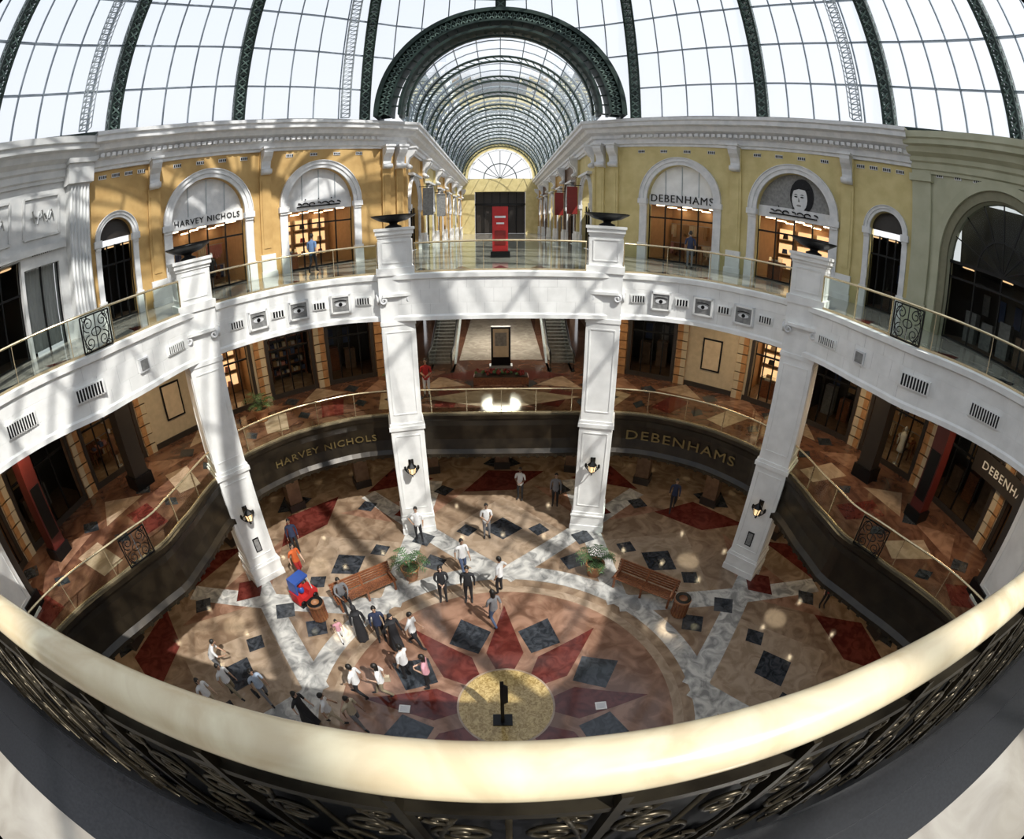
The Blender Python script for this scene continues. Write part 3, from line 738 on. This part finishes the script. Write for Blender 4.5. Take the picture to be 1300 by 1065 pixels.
m=MB(); M,L=MP((-5.45,66),(5.45,66)); bayw(m,M,L,Z2,18.9,[(L/2,3.5,6.1,0)],YEL2)
m.annv(L/2,ZA,4.4,5.4,0,.3,YEL2,M); m.annv(L/2,ZA,4.2,4.45,-.1,.3,WHITE2,M)
for k in range(9): a=pi*k/8; m.beam(M@Vector((L/2,.1,ZA)),M@Vector((L/2+4.3*cos(a),.1,ZA+4.3*sin(a))),.08,.08,GRN)
m.annv(L/2,ZA,2.2,2.32,0,.15,GRN,M)
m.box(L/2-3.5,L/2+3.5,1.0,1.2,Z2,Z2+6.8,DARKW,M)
for k in range(7): m.box(L/2-3.4+k*1.13-.06,L/2-3.4+k*1.13+.06,.6,.8,Z2,Z2+6,IRON,M)
m.box(L/2-3.5,L/2+3.5,.5,.8,Z2+4.1,Z2+4.4,IRON,M); m.obj('wall_gallery_end')
m=MB(); m.box(-.36,.36,21.9,21.98,Z2+.3,Z2+2.45,REDM); m.box(-.45,.45,21.8,22.08,Z2,Z2+.3,IRON); m.box(-.25,.25,21.87,21.9,Z2+1.9,Z2+2.0,WHITE2); m.box(-.18,.18,21.87,21.9,Z2+1.6,Z2+1.68,WHITE2); m.box(-.25,.25,21.87,21.9,Z2+.6,Z2+1.3,REDD); m.obj('red_banner_stand')
for sx,y in ((-1,31),(1,31),(1,38),(-1,38)):
    m=MB(); m.beam((sx*5.3,y,15.2),(sx*4.2,y,15.2),.05,.05,IRON); m.box(sx*4.7-.35,sx*4.7+.35,y-.02,y+.02,13.2,15.1,REDD if sx>0 else GREYP); m.obj('hanging_banner')
# ---------------------------------------------------------------- lower level shops
def lower(R,z0,z1,alist,kinds,opn,hgt,lightm,nm):
    for i in range(len(alist)-1):
        for s_ in (-1,1):
            a0,a1=alist[i],alist[i+1]
            A,Bp=(a0,a1) if s_>0 else (-a1,-a0)
            M,L=MP(P(R,A),P(R,Bp)); kd=kinds[(s_>0)][i]
            wm=CREAMW if kd in('blank','display') else BROWNST
            m=MB(); hw=min(opn,L/2-.5)
            if kd=='display': hw=min(hw,1.0)
            bayw(m,M,L,z0,z1,[] if kd=='blank' else [(L/2,hw,hgt,0)],wm,.3)
            for q in (0,L):
                for k in range(int((z1-z0)/.45)): m.box(q-.28,q+.28,-.10 if k%2 else -.14,.02,z0+k*.45,z0+k*.45+.41,ORST if (i%2==0) else CREAMW,M)
            if kd!='blank': 
                m.box(L/2-hw-.1,L/2+hw+.1,-.08,.02,z0+hgt,z0+hgt+.5,DARKW,M)
                for q in (-1,1): m.box(L/2+q*(hw+.08)-.08,L/2+q*(hw+.08)+.08,-.06,.02,z0,z0+hgt,DARKW,M)
            else:
                m.box(L/2-.5,L/2+.5,-.06,.0,z0+1.0,z0+2.6,IRON,M); m.box(L/2-.42,L/2+.42,-.08,-.06,z0+1.08,z0+2.52,SHOPB,M)
            m.box(.28,L-.28,-.05,.0,z0,z0+.25,DARKW,M)
            m.obj('wall_%s_shops_%s'%(nm,'right' if s_>0 else 'left'))
            if kd!='blank':
                m=MB(); shop(m,M,L/2,hw,hgt,z0,3.2,light=lightm if kd!='display' else LAMPS,kind=kd,wallm=(SHOPW,DARKW)[i%2] if kd!='display' else SHOPW); m.obj('storefront')
lower(16.4,Z1,9.2,[22,33,44,55,67,80,95,112],[['dark','shelves','display','blank','clothes','dark','clothes'],['dark','blank','display','dark','clothes','dark','clothes']],2.0,3.0,LAMPW,'middle')
lower(19.5,0,3.3,[0,16,32,48,64,80,96,114],[['dark']*7,['dark']*7],2.0,2.6,LAMPW,'ground')
text_arc('DEBENHAMS',16.1,96,7.45,.40,WHITE,'shop_sign_board',sp=1.2,board=2.0)
m=MB()
for s_ in (-1,1):
    x,y=P(16.4,22); M,L=(MP((s_*x,45),(s_*x,y)) if s_>0 else MP((-x,y),(-x,45))); bayw(m,M,L,Z1,9.2,[(L*.3,2.2,3,0),(L*.7,2.2,3,0)],BROWNST)
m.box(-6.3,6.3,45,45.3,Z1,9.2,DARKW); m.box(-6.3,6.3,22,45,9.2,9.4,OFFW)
for k in range(5): m.box(-5+k*2.1,-3.4+k*2.1,44.9,45,Z1+.3,Z1+3,SHOPW)
m.obj('wall_concourse')
for s_ in (-1,1):
    m=MB()
    for xx in (s_*2.5,s_*3.7):
        m.ext([(22.5,Z1),(24,Z1),(30,Z1+2.6),(32,Z1+2.6),(32,Z1+3.6),(30,Z1+3.6),(24,Z1+1),(22.5,Z1+1)],xx-.04,xx+.04,SGLASS,ax='x')
        m.tube([(xx,22.4,Z1+.5),(xx,22.4,Z1+.9),(xx,22.7,Z1+1.02),(xx,24,Z1+1.02),(xx,30,Z1+3.62),(xx,32,Z1+3.62)],.06,IRON,6)
        m.ext([(22.5,Z1),(24,Z1),(30,Z1+2.6),(32,Z1+2.6),(32,Z1+2.3),(30,Z1+2.3),(24,Z1-.1)],xx-.1,xx+.1,LSTEEL,ax='x')
    for k in range(20):
        y=24+k*.3; m.box(min(s_*2.55,s_*3.65),max(s_*2.55,s_*3.65),y,y+.32,Z1+.13*k-.1,Z1+.13*k+.1,GREYP)
    m.obj('escalator')
m=MB(); m.box(-1.3,1.3,20.6,21.3,Z1,Z1+.35,WOOD); m.box(-1.25,1.25,20.65,21.25,Z1+.35,Z1+.4,SOIL)
for i in range(46):
    x=random.uniform(-1.2,1.2);y=random.uniform(20.7,21.2);h=random.uniform(.1,.22); m.lathe([(.0,h+.08),(.09,h),(.05,h-.06),(0,h-.08)],REDD if i%3 else LEAF,Matrix.Translation((x,y,Z1+.38)),6)
m.obj('red_flower_planter')
m=MB(); m.box(-.5,.5,23.2,23.5,Z1,Z1+2.2,IRON); m.box(-.4,.4,23.17,23.2,Z1+.6,Z1+2.1,SHOPB); m.box(-.6,.6,23.1,23.6,Z1,Z1+.12,LSTEEL); m.box(-.3,.3,23.15,23.17,Z1+1.2,Z1+1.9,GREYP); m.obj('directory_kiosk')
for sx,a,r in ((-1,-93,14.6),(1,86,14.2)):
    m=MB(); x,y=P(r,a); M=RZ(x,y,Z1,a); m.box(-.38,.38,-.38,.38,0,.4,IRON,M); m.box(-.30,.30,-.30,.30,.4,3.9,MAROON,M); m.box(-.24,.24,-.32,-.30,.8,2.6,IRON,M); m.box(-.38,.38,-.38,.38,3.9,4.2,IRON,M); m.obj('maroon_advertising_column')
for a in (-74,74,104,-104):
    m=MB(); x,y=P(14.2,a); M=RZ(x,y,Z1,a); m.box(-.35,.35,-.35,.35,0,4.2,DARKW,M); m.box(-.45,.45,-.45,.45,0,.5,IRON,M); m.box(-.42,.42,-.42,.42,3.7,4.2,BROWNST,M); m.obj('square_pillar')
for a in range(-105,106,15):
    m=MB(); x,y=P(14.5,a); M=RZ(x,y,0,a); m.box(-.35,.35,-.35,.35,0,3.3,BROWNST,M); m.box(-.42,.42,-.42,.42,0,.4,DARKW,M); m.box(-.42,.42,-.42,.42,3.0,3.3,OFFW,M); m.obj('square_pillar')
m=MB()
for a in range(-110,111,10):
    for r,z in ((13.2,9.18),(15.2,9.18),(12.6,3.28),(15.6,3.28)):
        x,y=P(r if z>5 else max(r,R1(a)+.9),a); m.lathe([(.0,0),(.07,0)],LAMPD,Matrix.Translation((x,y,z)),10); m.lathe([(.07,.0),(.11,-.01),(.12,.02)],WHITE2,Matrix.Translation((x,y,z)),10)
m.obj('ceiling_downlights')
def area(x,y,z,e,size,c=(1,.74,.45)):
    l=bpy.data.lights.new('ceiling_fill','AREA'); l.energy=e; l.size=size; l.color=c; l.shape='DISK'  # unseen area fill added under the ceilings, on top of the downlight discs
    o=bpy.data.objects.new('ceiling_fill',l); COL.objects.link(o); o.location=(x,y,z)
for a in (-95,-70,-45,-20,20,45,70,95):
    x,y=P(13.8,a); area(x,y,9.1,75,1.2); x,y=P(13.5,a); area(x,y,3.2,15,1.2)
area(0,28,9.1,420,2.5,(1,.9,.75))  # extra fill light added to brighten the escalator concourse
# ---------------------------------------------------------------- furniture
def bench(x,y,az):
    m=MB(); M=RZ(x,y,.02,az); L=2.5
    for sx in (-1,0,1):
        xx=sx*(L/2-.12)
        m.ext([(-.32,0),(-.26,0),(-.26,.36),(.12,.36),(.2,0),(.28,0),(.24,.42),(.34,.95),(.28,.97),(.16,.44),(-.32,.44)],xx-.04,xx+.04,WOOD,M,ax='x')
        if sx: m.ext([(-.32,.60),(.22,.66),(.22,.61),(-.26,.55),(-.26,.42),(-.32,.42)],xx-.035,xx+.035,WOOD,M,ax='x')
    for k in range(6): m.box(-L/2,L/2,-.30+k*.085,-.24+k*.085,.44,.47,WOOD,M)
    m.box(-L/2,L/2,.30,.35,.90,.98,WOOD,M)
    for k in range(4): zz=.52+k*.1; yy=.19+.2*(zz-.44); m.box(-L/2,L/2,yy,yy+.03,zz,zz+.07,WOOD,M)
    m.obj('wooden_bench')
def binn(x,y):
    m=MB(); T=Matrix.Translation((x,y,.012)); m.lathe([(.0,0),(.27,0),(.29,.05),(.29,.72),(.32,.74),(.32,.80),(.30,.84),(.2,.84),(.17,.8),(.17,.7),(0,.7)],TERRA,T,24)
    for k in range(16): a=k*pi/8; m.beam((x+.295*cos(a),y+.295*sin(a),.06),(x+.295*cos(a),y+.295*sin(a),.72),.05,.02,WOOD,up=(cos(a),sin(a),0))
    m.lathe([(.16,.845),(.17,.86),(.29,.86),(.30,.845)],IRON,T,24); m.obj('litter_bin')
def palm(x,y,h=.85,name='potted_palm',z=.012):
    m=MB(); T=Matrix.Translation((x,y,z)); m.lathe([(0,0),(.24,0),(.26,.06),(.34,.5),(.38,.52),(.38,.6),(.33,.6),(.31,.52),(0,.52)],TERRA,T,20); m.lathe([(0,.53),(.31,.53)],SOIL,T,16)
    for i in range(15):
        a=i*2.4; L=h*random.uniform(.8,1.2); rise=random.uniform(.6,1.3); pts=[]
        for t in range(9):
            u=t/8; r=L*u*.8; pts.append(Vector((cos(a)*r,sin(a)*r,.52+rise*L*(u*1.5-u*u*1.05))))
        m.tube([T@p for p in pts],[.012*(1-.07*t) for t in range(9)],LEAF,4)
        for t in range(2,9):
            p=pts[t]; d=(pts[t]-pts[t-1]).normalized(); sd=Vector((-sin(a),cos(a),0)); l=.24*(1.15-abs(t-5)/6)
            for q in (-1,1):
                b=p; e=b+sd*q*l*.8+d*l*.6-Vector((0,0,.05)); m.add([T@(b-d*.02),T@(b+sd*q*l*.4+d*(l*.3-.02)),T@e,T@(b+sd*q*l*.4+d*(l*.3+.025)),T@(b+d*.02)],[(0,1,2,3,4)],LEAF)
    m.obj(name)
bench(-5.14,11.79,-38); bench(5.19,11.77,38)
binn(-6.66,10.49); binn(6.28,10.52); palm(-3.56,12.96); palm(3.50,13.06)
palm(-10.5,16.8,.9,z=Z1); palm(-4.9,20.4,.8,z=Z1)
m=MB(); sx,sy=-.1,6.65; m.box(sx-.28,sx+.28,sy-.2,sy+.2,.02,.08,IRON); m.ext([(sy-.1,.08),(sy+.1,.08),(sy+.06,2.1),(sy-.02,2.35),(sy-.06,2.1)],sx-.05,sx+.05,IRON,ax='x'); m.ext([(sx-.05,1.0),(sx+.16,1.2),(sx+.16,2.0),(sx-.05,2.2)],sy-.02,sy+.04,IRON); m.obj('floor_sign_stand')
for x,y in ((-3.02,6.94),(2.82,6.98)):
    m=MB(); m.box(x-.17,x+.17,y-.14,y+.14,.019,.05,WHITE); m.box(x-.13,x+.13,y-.1,y+.1,.05,.055,WHITE2); m.obj('flat_floor_sign')  # small white sign board lying flat on the floor
M=RZ(-7.54,11.33,0,30)@Matrix.Scale(.88,4); m=MB()
m.box(-.35,.35,-.5,.5,.02,.16,IRON,M)
m.ext([(-.55,.2),(.55,.2),(.6,.4),(.5,.6),(.15,.62),(.05,.42),(-.3,.42),(-.35,.75),(-.55,.8)],-.28,.28,REDM,M,ax='x')
m.ext([(-.5,.8),(-.42,.8),(-.36,1.3),(.3,1.35),(.34,1.42),(-.44,1.4)],-.3,.3,KBLUE,M,ax='x')
for q in (-1,1):
    m.tube([(q*.26,.35,.6),(q*.26,.28,1.36)],.02,LSTEEL,6,M)
    for yy in (-.35,.38): m.lathe([(0,-.05),(.13,-.05),(.15,0),(.13,.05),(0,.05)],IRON,M@Matrix.Translation((q*.31,yy,.2))@Matrix.Rotation(pi/2,4,'Y'),14)
m.sphere((0,-.05,.95),(.13,.13,.16),REDM,M,8); m.sphere((0,-.08,.68),(.17,.14,.2),KBLUE,M,8)
m.obj('coin_operated_kiddie_ride')
# ---------------------------------------------------------------- people
SK=[mat('skin_tan',(.42,.25,.16),.55),mat('skin_light',(.58,.38,.27),.55),mat('skin_brown',(.24,.13,.08),.55)]
HB=mat('black_hair',(.012,.01,.008),.5); LIP=mat('lips',(.35,.12,.1),.5); EYE=mat('eye_dark',(.01,.01,.01),.2)
CL={n:mat('cloth_'+n,c,.8) for n,c in dict(white=(.75,.75,.75),black=(.015,.015,.018),navy=(.02,.03,.07),grey=(.18,.18,.19),blue=(.12,.2,.36),orange=(.65,.13,.03),red=(.5,.03,.03),beige=(.5,.42,.3),pink=(.6,.3,.35),khaki=(.28,.23,.15),jeans=(.07,.1,.18),lblue=(.42,.5,.62)).items()}
SHOE=CL['black']
def joints(pose):
    J=dict(pel=(0,0,.95),sp=(0,0,1.12),ch=(0,0,1.32),nb=(0,-.005,1.46),nk=(0,.01,1.53),hb=(0,.02,1.60))
    for s_,n in ((1,'R'),(-1,'L')):
        J.update({'cl'+n:(s_*.09,0,1.42),'sh'+n:(s_*.19,0,1.41),'el'+n:(s_*.24,-.03,1.13),'wr'+n:(s_*.24,.05,.89),'hi'+n:(s_*.09,0,.90),'kn'+n:(s_*.10,.02,.50),'an'+n:(s_*.105,-.02,.09),'to'+n:(s_*.12,.15,.035)})
    if pose in('walk','carry'):
        J.update(knR=(.09,.16,.52),anR=(.09,.27,.10),toR=(.10,.43,.06),knL=(-.09,.04,.50),anL=(-.09,-.27,.16),toL=(-.09,-.15,.04),elR=(.23,-.12,1.15),wrR=(.24,-.10,.90),elL=(-.23,.05,1.14),wrL=(-.22,.22,.96))
        if pose=='carry': J.update(elL=(-.23,.0,1.14),wrL=(-.12,.25,1.10))
    if pose=='front': J.update(elR=(.24,.0,1.14),elL=(-.24,.0,1.14),wrR=(.09,.24,1.12),wrL=(-.08,.25,1.06))
    if pose=='hip': J.update(elR=(.40,-.06,1.17),wrR=(.235,.05,1.02),knL=(-.12,.06,.5),anL=(-.14,.0,.09),toL=(-.18,.15,.035))
    if pose=='phone': J.update(elR=(.28,.10,1.18),wrR=(.15,.13,1.44))
    if pose=='lean':
        for k,dy,dz in (('sp',.05,-.01),('ch',.16,-.05),('nb',.24,-.08),('nk',.28,-.09),('hb',.33,-.10),('clR',.22,-.07),('clL',.22,-.07),('shR',.2,-.07),('shL',.2,-.07)):
            a=J[k]; J[k]=(a[0],a[1]+dy,a[2]+dz)
        J.update(elR=(.24,.3,1.08),wrR=(.16,.48,.98),elL=(-.24,.3,1.08),wrL=(-.16,.46,.95),knR=(.1,.1,.5))
    if pose=='sit':
        for k in ('pel','sp','ch','nb','nk','hb','clR','clL','shR','shL','hiR','hiL'): a=J[k]; J[k]=(a[0],a[1]-.02,a[2]-.34)
        for s_,n in ((1,'R'),(-1,'L')): J.update({'el'+n:(s_*.26,.05,.84),'wr'+n:(s_*.15,.28,.72),'kn'+n:(s_*.13,.42,.56),'an'+n:(s_*.12,.44,.09),'to'+n:(s_*.13,.60,.035)})
    return J
RAD=dict(pel=(.155,.12),sp=(.145,.105),ch=(.165,.115),nb=(.085,.07),nk=(.055,.055),hb=(.05,.05),cl=(.085,.08),sh=(.066,.066),el=(.045,.045),wr=(.030,.026),hi=(.095,.10),kn=(.062,.062),an=(.042,.045),to=(.042,.032))
ED=[('pel','sp'),('sp','ch'),('ch','nb'),('nb','nk'),('nk','hb')]+[(a+n if a not in('ch','pel') else a,b+n) for n in 'RL' for a,b in (('ch','cl'),('cl','sh'),('sh','el'),('el','wr'),('pel','hi'),('hi','kn'),('kn','an'),('an','to'))]
def bt(b):
    return {'sp':'torso','ch':'torso','nb':'torso','nk':'skin','hb':'skin','cl':'torso','sh':'torso','el':'arm','wr':'fore','hi':'leg','kn':'leg','an':'leg','to':'foot'}[b.rstrip('RL')]
PC={}
def posebase(pose):
    if pose in PC: return PC[pose]
    J=joints(pose); names=list(J); V=[Vector(J[k]) for k in names]; R=[RAD[k if k in RAD else k[:-1]] for k in names]
    E=[(names.index(a),names.index(b)) for a,b in ED]; roots=[0]; segs=[(V[a],V[b],bt(names[b])) for a,b in E]
    for s_,n in ((1,'R'),(-1,'L')):
        w=Vector(J['wr'+n]); e=Vector(J['el'+n]); d=(w-e).normalized(); sd=Vector((0,1,0)) if abs(d.y)<.8 else Vector((0,0,1)); sd=(sd-d*sd.dot(d)).normalized(); cu=d.cross(sd)*s_
        wi=names.index('wr'+n); pi0=len(V); V.append(w+d*.045); R.append((.034,.020)); E.append((wi,pi0)); V.append(w+d*.085); R.append((.036,.018)); E.append((pi0,pi0+1)); segs.append((w,w+d*.2,'hand'))
        for k,(o,l) in enumerate(((.026,.072),(.009,.082),(-.009,.076),(-.025,.060))):
            i=len(V); b=w+d*.08+sd*o
            V+= [b,b+d*l*.5+sd*o*.15,b+d*l*.92-cu*.02+sd*o*.2]; R+=[(.010,.010),(.0095,.0095),(.008,.008)]; E+=[(i,i+1),(i+1,i+2)]; roots.append(i)
        i=len(V); b=w+d*.035+sd*.022; V+=[b,b+sd*.03+d*.025,b+sd*.038+d*.055-cu*.01]; R+=[(.011,.011),(.010,.010),(.008,.008)]; E+=[(i,i+1),(i+1,i+2)]; roots.append(i)
    me=bpy.data.meshes.new('p'); me.from_pydata(V,E,[]); o=bpy.data.objects.new('p',me); COL.objects.link(o)
    md=o.modifiers.new('s','SKIN'); md.use_smooth_shade=True
    for i,sv in enumerate(me.skin_vertices[0].data): sv.radius=R[i]; sv.use_root=(i in roots)
    sb=o.modifiers.new('b','SUBSURF'); sb.levels=1; sb.render_levels=1
    bpy.context.view_layer.update()
    m2=bpy.data.meshes.new_from_object(o.evaluated_get(bpy.context.evaluated_depsgraph_get()))
    vs=[v.co.copy() for v in m2.vertices]; fs=[tuple(p.vertices) for p in m2.polygons]; tags=[]
    for p in m2.polygons:
        c=p.center; best=None
        for a,b,t in segs:
            ab=b-a; u=max(0,min(1,(c-a).dot(ab)/ab.length_squared)); dd=(c-(a+ab*u)).length
            if t=='torso': dd*=.62
            if t=='hand' and dd>.062: continue
            if t in('fore','arm') and dd>.085: continue
            if best is None or dd<best[0]: best=(dd,t)
        tags.append('skin' if best[1]=='hand' else best[1])
    bpy.data.objects.remove(o); bpy.data.meshes.remove(m2)
    PC[pose]=(vs,fs,tags,J); return PC[pose]
def headgeo(mb,M,skin,hair,long_=False,scarf=False):
    n=14; vs=[];fs=[]
    for j in range(n+1):
        for i in range(2*n):
            ph=pi*j/n; th=pi*i/n; x=.075*sin(ph)*cos(th); y=.094*sin(ph)*sin(th); z=.115*cos(ph)
            if z<0: k=1-.35*(-z/.115)**1.6; x*=k; y*= (k if y<0 else 1-.12*(-z/.115))
            if y>.06 and abs(x)<.014 and -.045<z<.012: y+=.02*(1-(z+.045)/.06)+.006
            if y>.06 and .008<z<.028 and .014<abs(x)<.045: y-=.008
            vs.append((x,y,z))
    for j in range(n):
        for i in range(2*n): fs.append((j*2*n+i,(j+1)*2*n+i,(j+1)*2*n+(i+1)%(2*n),j*2*n+(i+1)%(2*n)))
    mb.add(vs,fs,skin,M,True)
    for s_ in (-1,1):
        mb.sphere((s_*.076,-.008,-.005),(.010,.018,.030),skin,M,5); mb.sphere((s_*.030,.080,.010),(.012,.008,.008),EYE,M,5)
        mb.box(s_*.030-.016,s_*.030+.016,.083,.092,.027,.033,HB,M)
    mb.sphere((0,.084,-.058),(.024,.010,.008),LIP,M,5)
    mb.sphere((0,.100,-.018),(.011,.014,.016),skin,M,5)
    hv=[];hf=[]
    for j in range(9):
        for i in range(24):
            th=2*pi*i/24; back=.5-.5*sin(th); lim=radians(56+ (66 if not long_ else 78)*back**.8 + (0 if scarf else 4*sin(i*5.1))); ph=lim*j/8; k=1+(0 if scarf else .035*sin(i*2.7+j*1.9))
            hv.append((.086*k*sin(ph)*cos(th),-.006+.107*k*sin(ph)*sin(th),.006+.130*k*cos(ph)))
    for j in range(8):
        for i in range(24): hf.append((j*24+i,(j+1)*24+i,(j+1)*24+(i+1)%24,j*24+(i+1)%24))
    mb.add(hv,hf,hair,M,True)
    if scarf:
        mb.lathe([(.088,.0),(.09,-.06),(.075,-.12),(.12,-.17),(.17,-.22)],hair,M@Matrix.Translation((0,-.03,0)),16)
    elif long_:
        mb.sphere((0,-.07,-.10),(.078,.042,.15),hair,M,8)
        for s_ in (-1,1): mb.sphere((s_*.068,-.03,-.07),(.024,.045,.11),hair,M,6)
def person(name,xy,face,pose='stand',shirt='white',trs='black',skin=0,hair=HB,h=1.74,sleeve=False,long_=False,z=.018,robe=False,scarf=None,bag=None):
    vs,fs,tags,J=posebase(pose); m=MB(); k=h/1.76
    M=Matrix.Translation((xy[0],xy[1],z))@Matrix.Rotation(-radians(face),4,'Z')@Matrix.Scale(k,4)
    sk=SK[skin]; mp=dict(torso=CL[shirt],arm=CL[shirt],fore=CL[shirt] if sleeve else sk,leg=CL[trs],foot=SHOE,skin=sk)
    for t in sorted(set(tags)):
        idx=[i for i,x in enumerate(tags) if x==t]; used={}; nv=[]; nf=[]
        for i in idx:
            f=[]
            for v in fs[i]:
                if v not in used: used[v]=len(nv); nv.append(vs[v])
                f.append(used[v])
            nf.append(tuple(f))
        m.add(nv,nf,mp[t],M,True)
    hb=Vector(J['hb']); HM=M@Matrix.Translation(hb+Vector((0,.012,.085)))
    headgeo(m,HM,sk,scarf or hair,long_,bool(scarf))
    if pose!='sit' and not robe:
        n=20; dy=.04 if pose=='lean' else 0
        m.add([(.150*q*cos(2*pi*i/n),dy*(zz-.9)*4+.118*q*sin(2*pi*i/n),zz) for q,zz in ((.93,1.06),(1.03,.97),(1.07,.90)) for i in range(n)],[(j*n+i,j*n+(i+1)%n,(j+1)*n+(i+1)%n,(j+1)*n+i) for j in range(2) for i in range(n)],CL[shirt],M,True)
    if robe:
        n=28; vv=[]; wk=(pose=='walk')
        for rx,ry,zz in ((.105,.080,1.22),(.138,.105,1.12),(.160,.125,.95),(.175,.20 if wk else .15,.6),(.205,.36 if wk else .20,.10)):
            for i in range(n): a=2*pi*i/n; q=1+.07*sin(a*7)*(1.2-zz); vv.append((rx*q*cos(a),ry*q*sin(a),zz))
        m.add(vv,[(j*n+i,j*n+(i+1)%n,(j+1)*n+(i+1)%n,(j+1)*n+i) for j in range(4) for i in range(n)],CL[shirt],M,True)
    if bag:
        w=Vector(J['wrR']); B=M@Matrix.Translation((w.x+.03,w.y,w.z-.42)); m.box(-.05,.05,-.15,.15,0,.26,CL[bag],B); m.tube([(0,-.08,.26),(0,-.06,.36),(0,.06,.36),(0,.08,.26)],.008,CL[bag],5,B)
    o=m.obj(name); 
    o.data.transform(Matrix.Translation((-xy[0],-xy[1],-z))); o.location=(xy[0],xy[1],z)
    return o
PL=[
('security_guard',(-3.55,15.30),180,'hip','white','black',0,{}),
('man_in_white_shirt',(-.68,15.56),170,'front','white','grey',0,{}),
('security_guard',(.84,18.43),200,'front','white','black',2,{}),
('man_in_dark_suit',(2.45,17.86),190,'stand','grey','black',0,dict(sleeve=True)),
('man_in_white_shirt',(-1.55,13.27),150,'walk','white','jeans',0,{}),
('woman_in_dark_jacket',(-2.19,11.78),170,'front','black','black',1,dict(long_=True,sleeve=True)),
('man_in_dark_suit',(-1.26,11.77),180,'stand','black','black',0,dict(sleeve=True)),
('man_in_white_shirt',(-.14,12.23),-60,'hip','white','black',0,{}),
('woman_in_grey_top',(-.36,10.57),-40,'walk','grey','jeans',1,dict(long_=True)),
('man_in_dark_suit',(-8.9,14.1),150,'stand','navy','black',0,dict(sleeve=True)),
('woman_in_orange_top',(-8.14,12.55),120,'walk','orange','red',1,dict(long_=True)),
('seated_man',(-5.86,11.23),142,'sit','grey','black',0,dict(sleeve=True)),
('woman_in_black_abaya',(-4.80,9.63),-30,'stand','black','black',1,dict(robe=True,scarf=CL['black'],sleeve=True)),
('man_in_dark_suit',(-4.14,9.71),160,'stand','navy','black',0,dict(sleeve=True)),
('woman_in_black_abaya',(-3.56,9.41),130,'walk','black','black',1,dict(robe=True,scarf=CL['black'],sleeve=True)),
('man_in_white_shirt',(-2.95,9.52),100,'walk','white','black',0,{}),
('man_in_white_shirt',(-3.05,8.18),-60,'phone','white','black',0,{}),
('woman_in_pink_top',(-2.34,7.86),-90,'front','pink','black',1,dict(long_=True)),
('man_in_white_shirt',(-4.40,7.26),-80,'walk','white','black',0,{}),
('woman_in_white_top',(-3.66,7.40),-100,'carry','white','khaki',1,dict(long_=True,bag='beige')),
('woman_in_grey_top',(-7.47,6.48),120,'walk','lblue','grey',0,dict(long_=True,bag='black')),
('man_in_white_shirt',(-8.70,6.35),100,'walk','white','khaki',0,{}),
('woman_in_black_dress',(-5.85,6.01),100,'walk','black','black',1,dict(robe=True,long_=True)),
('man_in_white_shirt',(-5.05,6.11),70,'walk','white','beige',0,{}),
('man_in_beige_shirt',(-4.30,6.15),110,'walk','beige','grey',2,{}),
('child',(-5.57,9.53),140,'walk','pink','white',1,dict(h=1.1)),
('man_in_white_shirt',(-9.68,7.14),60,'lean','white','grey',0,{}),
('woman_in_white_top',(-9.20,5.60),100,'walk','white','beige',1,dict(long_=True)),
('man_in_dark_suit',(8.0,17.0),200,'walk','navy','black',0,dict(sleeve=True)),
('woman_in_red_top',(12.5,9.4),200,'stand','red','black',1,dict(long_=True)),
]
for n,xy,fc,ps,sh,tr,sk,kw in PL: person(n,xy,fc,ps,sh,tr,sk,**kw)
person('woman_in_red_top',(-3.31,19.24),180,'front','red','white',1,z=Z1+.006,long_=True)
person('man_in_dark_suit',(8.6,20.2),30,'stand','navy','grey',0,z=Z2+.004)
person('shopper_in_blue',(-8.2,19.4),0,'walk','blue','black',0,z=Z2+.004)
# ---------------------------------------------------------------- light & world
w=bpy.data.worlds.new('sky'); bpy.context.scene.world=w; w.use_nodes=True; nt=w.node_tree; bg=nt.nodes['Background']
tc=nt.nodes.new('ShaderNodeTexCoord'); sp=nt.nodes.new('ShaderNodeSeparateXYZ'); cr=nt.nodes.new('ShaderNodeValToRGB')
nt.links.new(tc.outputs['Generated'],sp.inputs[0]); nt.links.new(sp.outputs['Z'],cr.inputs[0]); nt.links.new(cr.outputs[0],bg.inputs[0])
cr.color_ramp.elements[0].color=(.97,.98,1,1); cr.color_ramp.elements[1].color=(.78,.87,1,1); cr.color_ramp.elements[0].position=.1
bg.inputs[1].default_value=1.08
l=bpy.data.lights.new('sun','SUN'); l.energy=6.3; l.angle=radians(.6); l.color=(1,.96,.88); so=bpy.data.objects.new('sun',l); COL.objects.link(so)
so.rotation_euler=Vector((-.42,.46,-.78)).to_track_quat('-Z','Y').to_euler(); so.location=(10,-8,40)
try: bpy.context.scene.view_settings.view_transform='Standard'
except Exception: pass
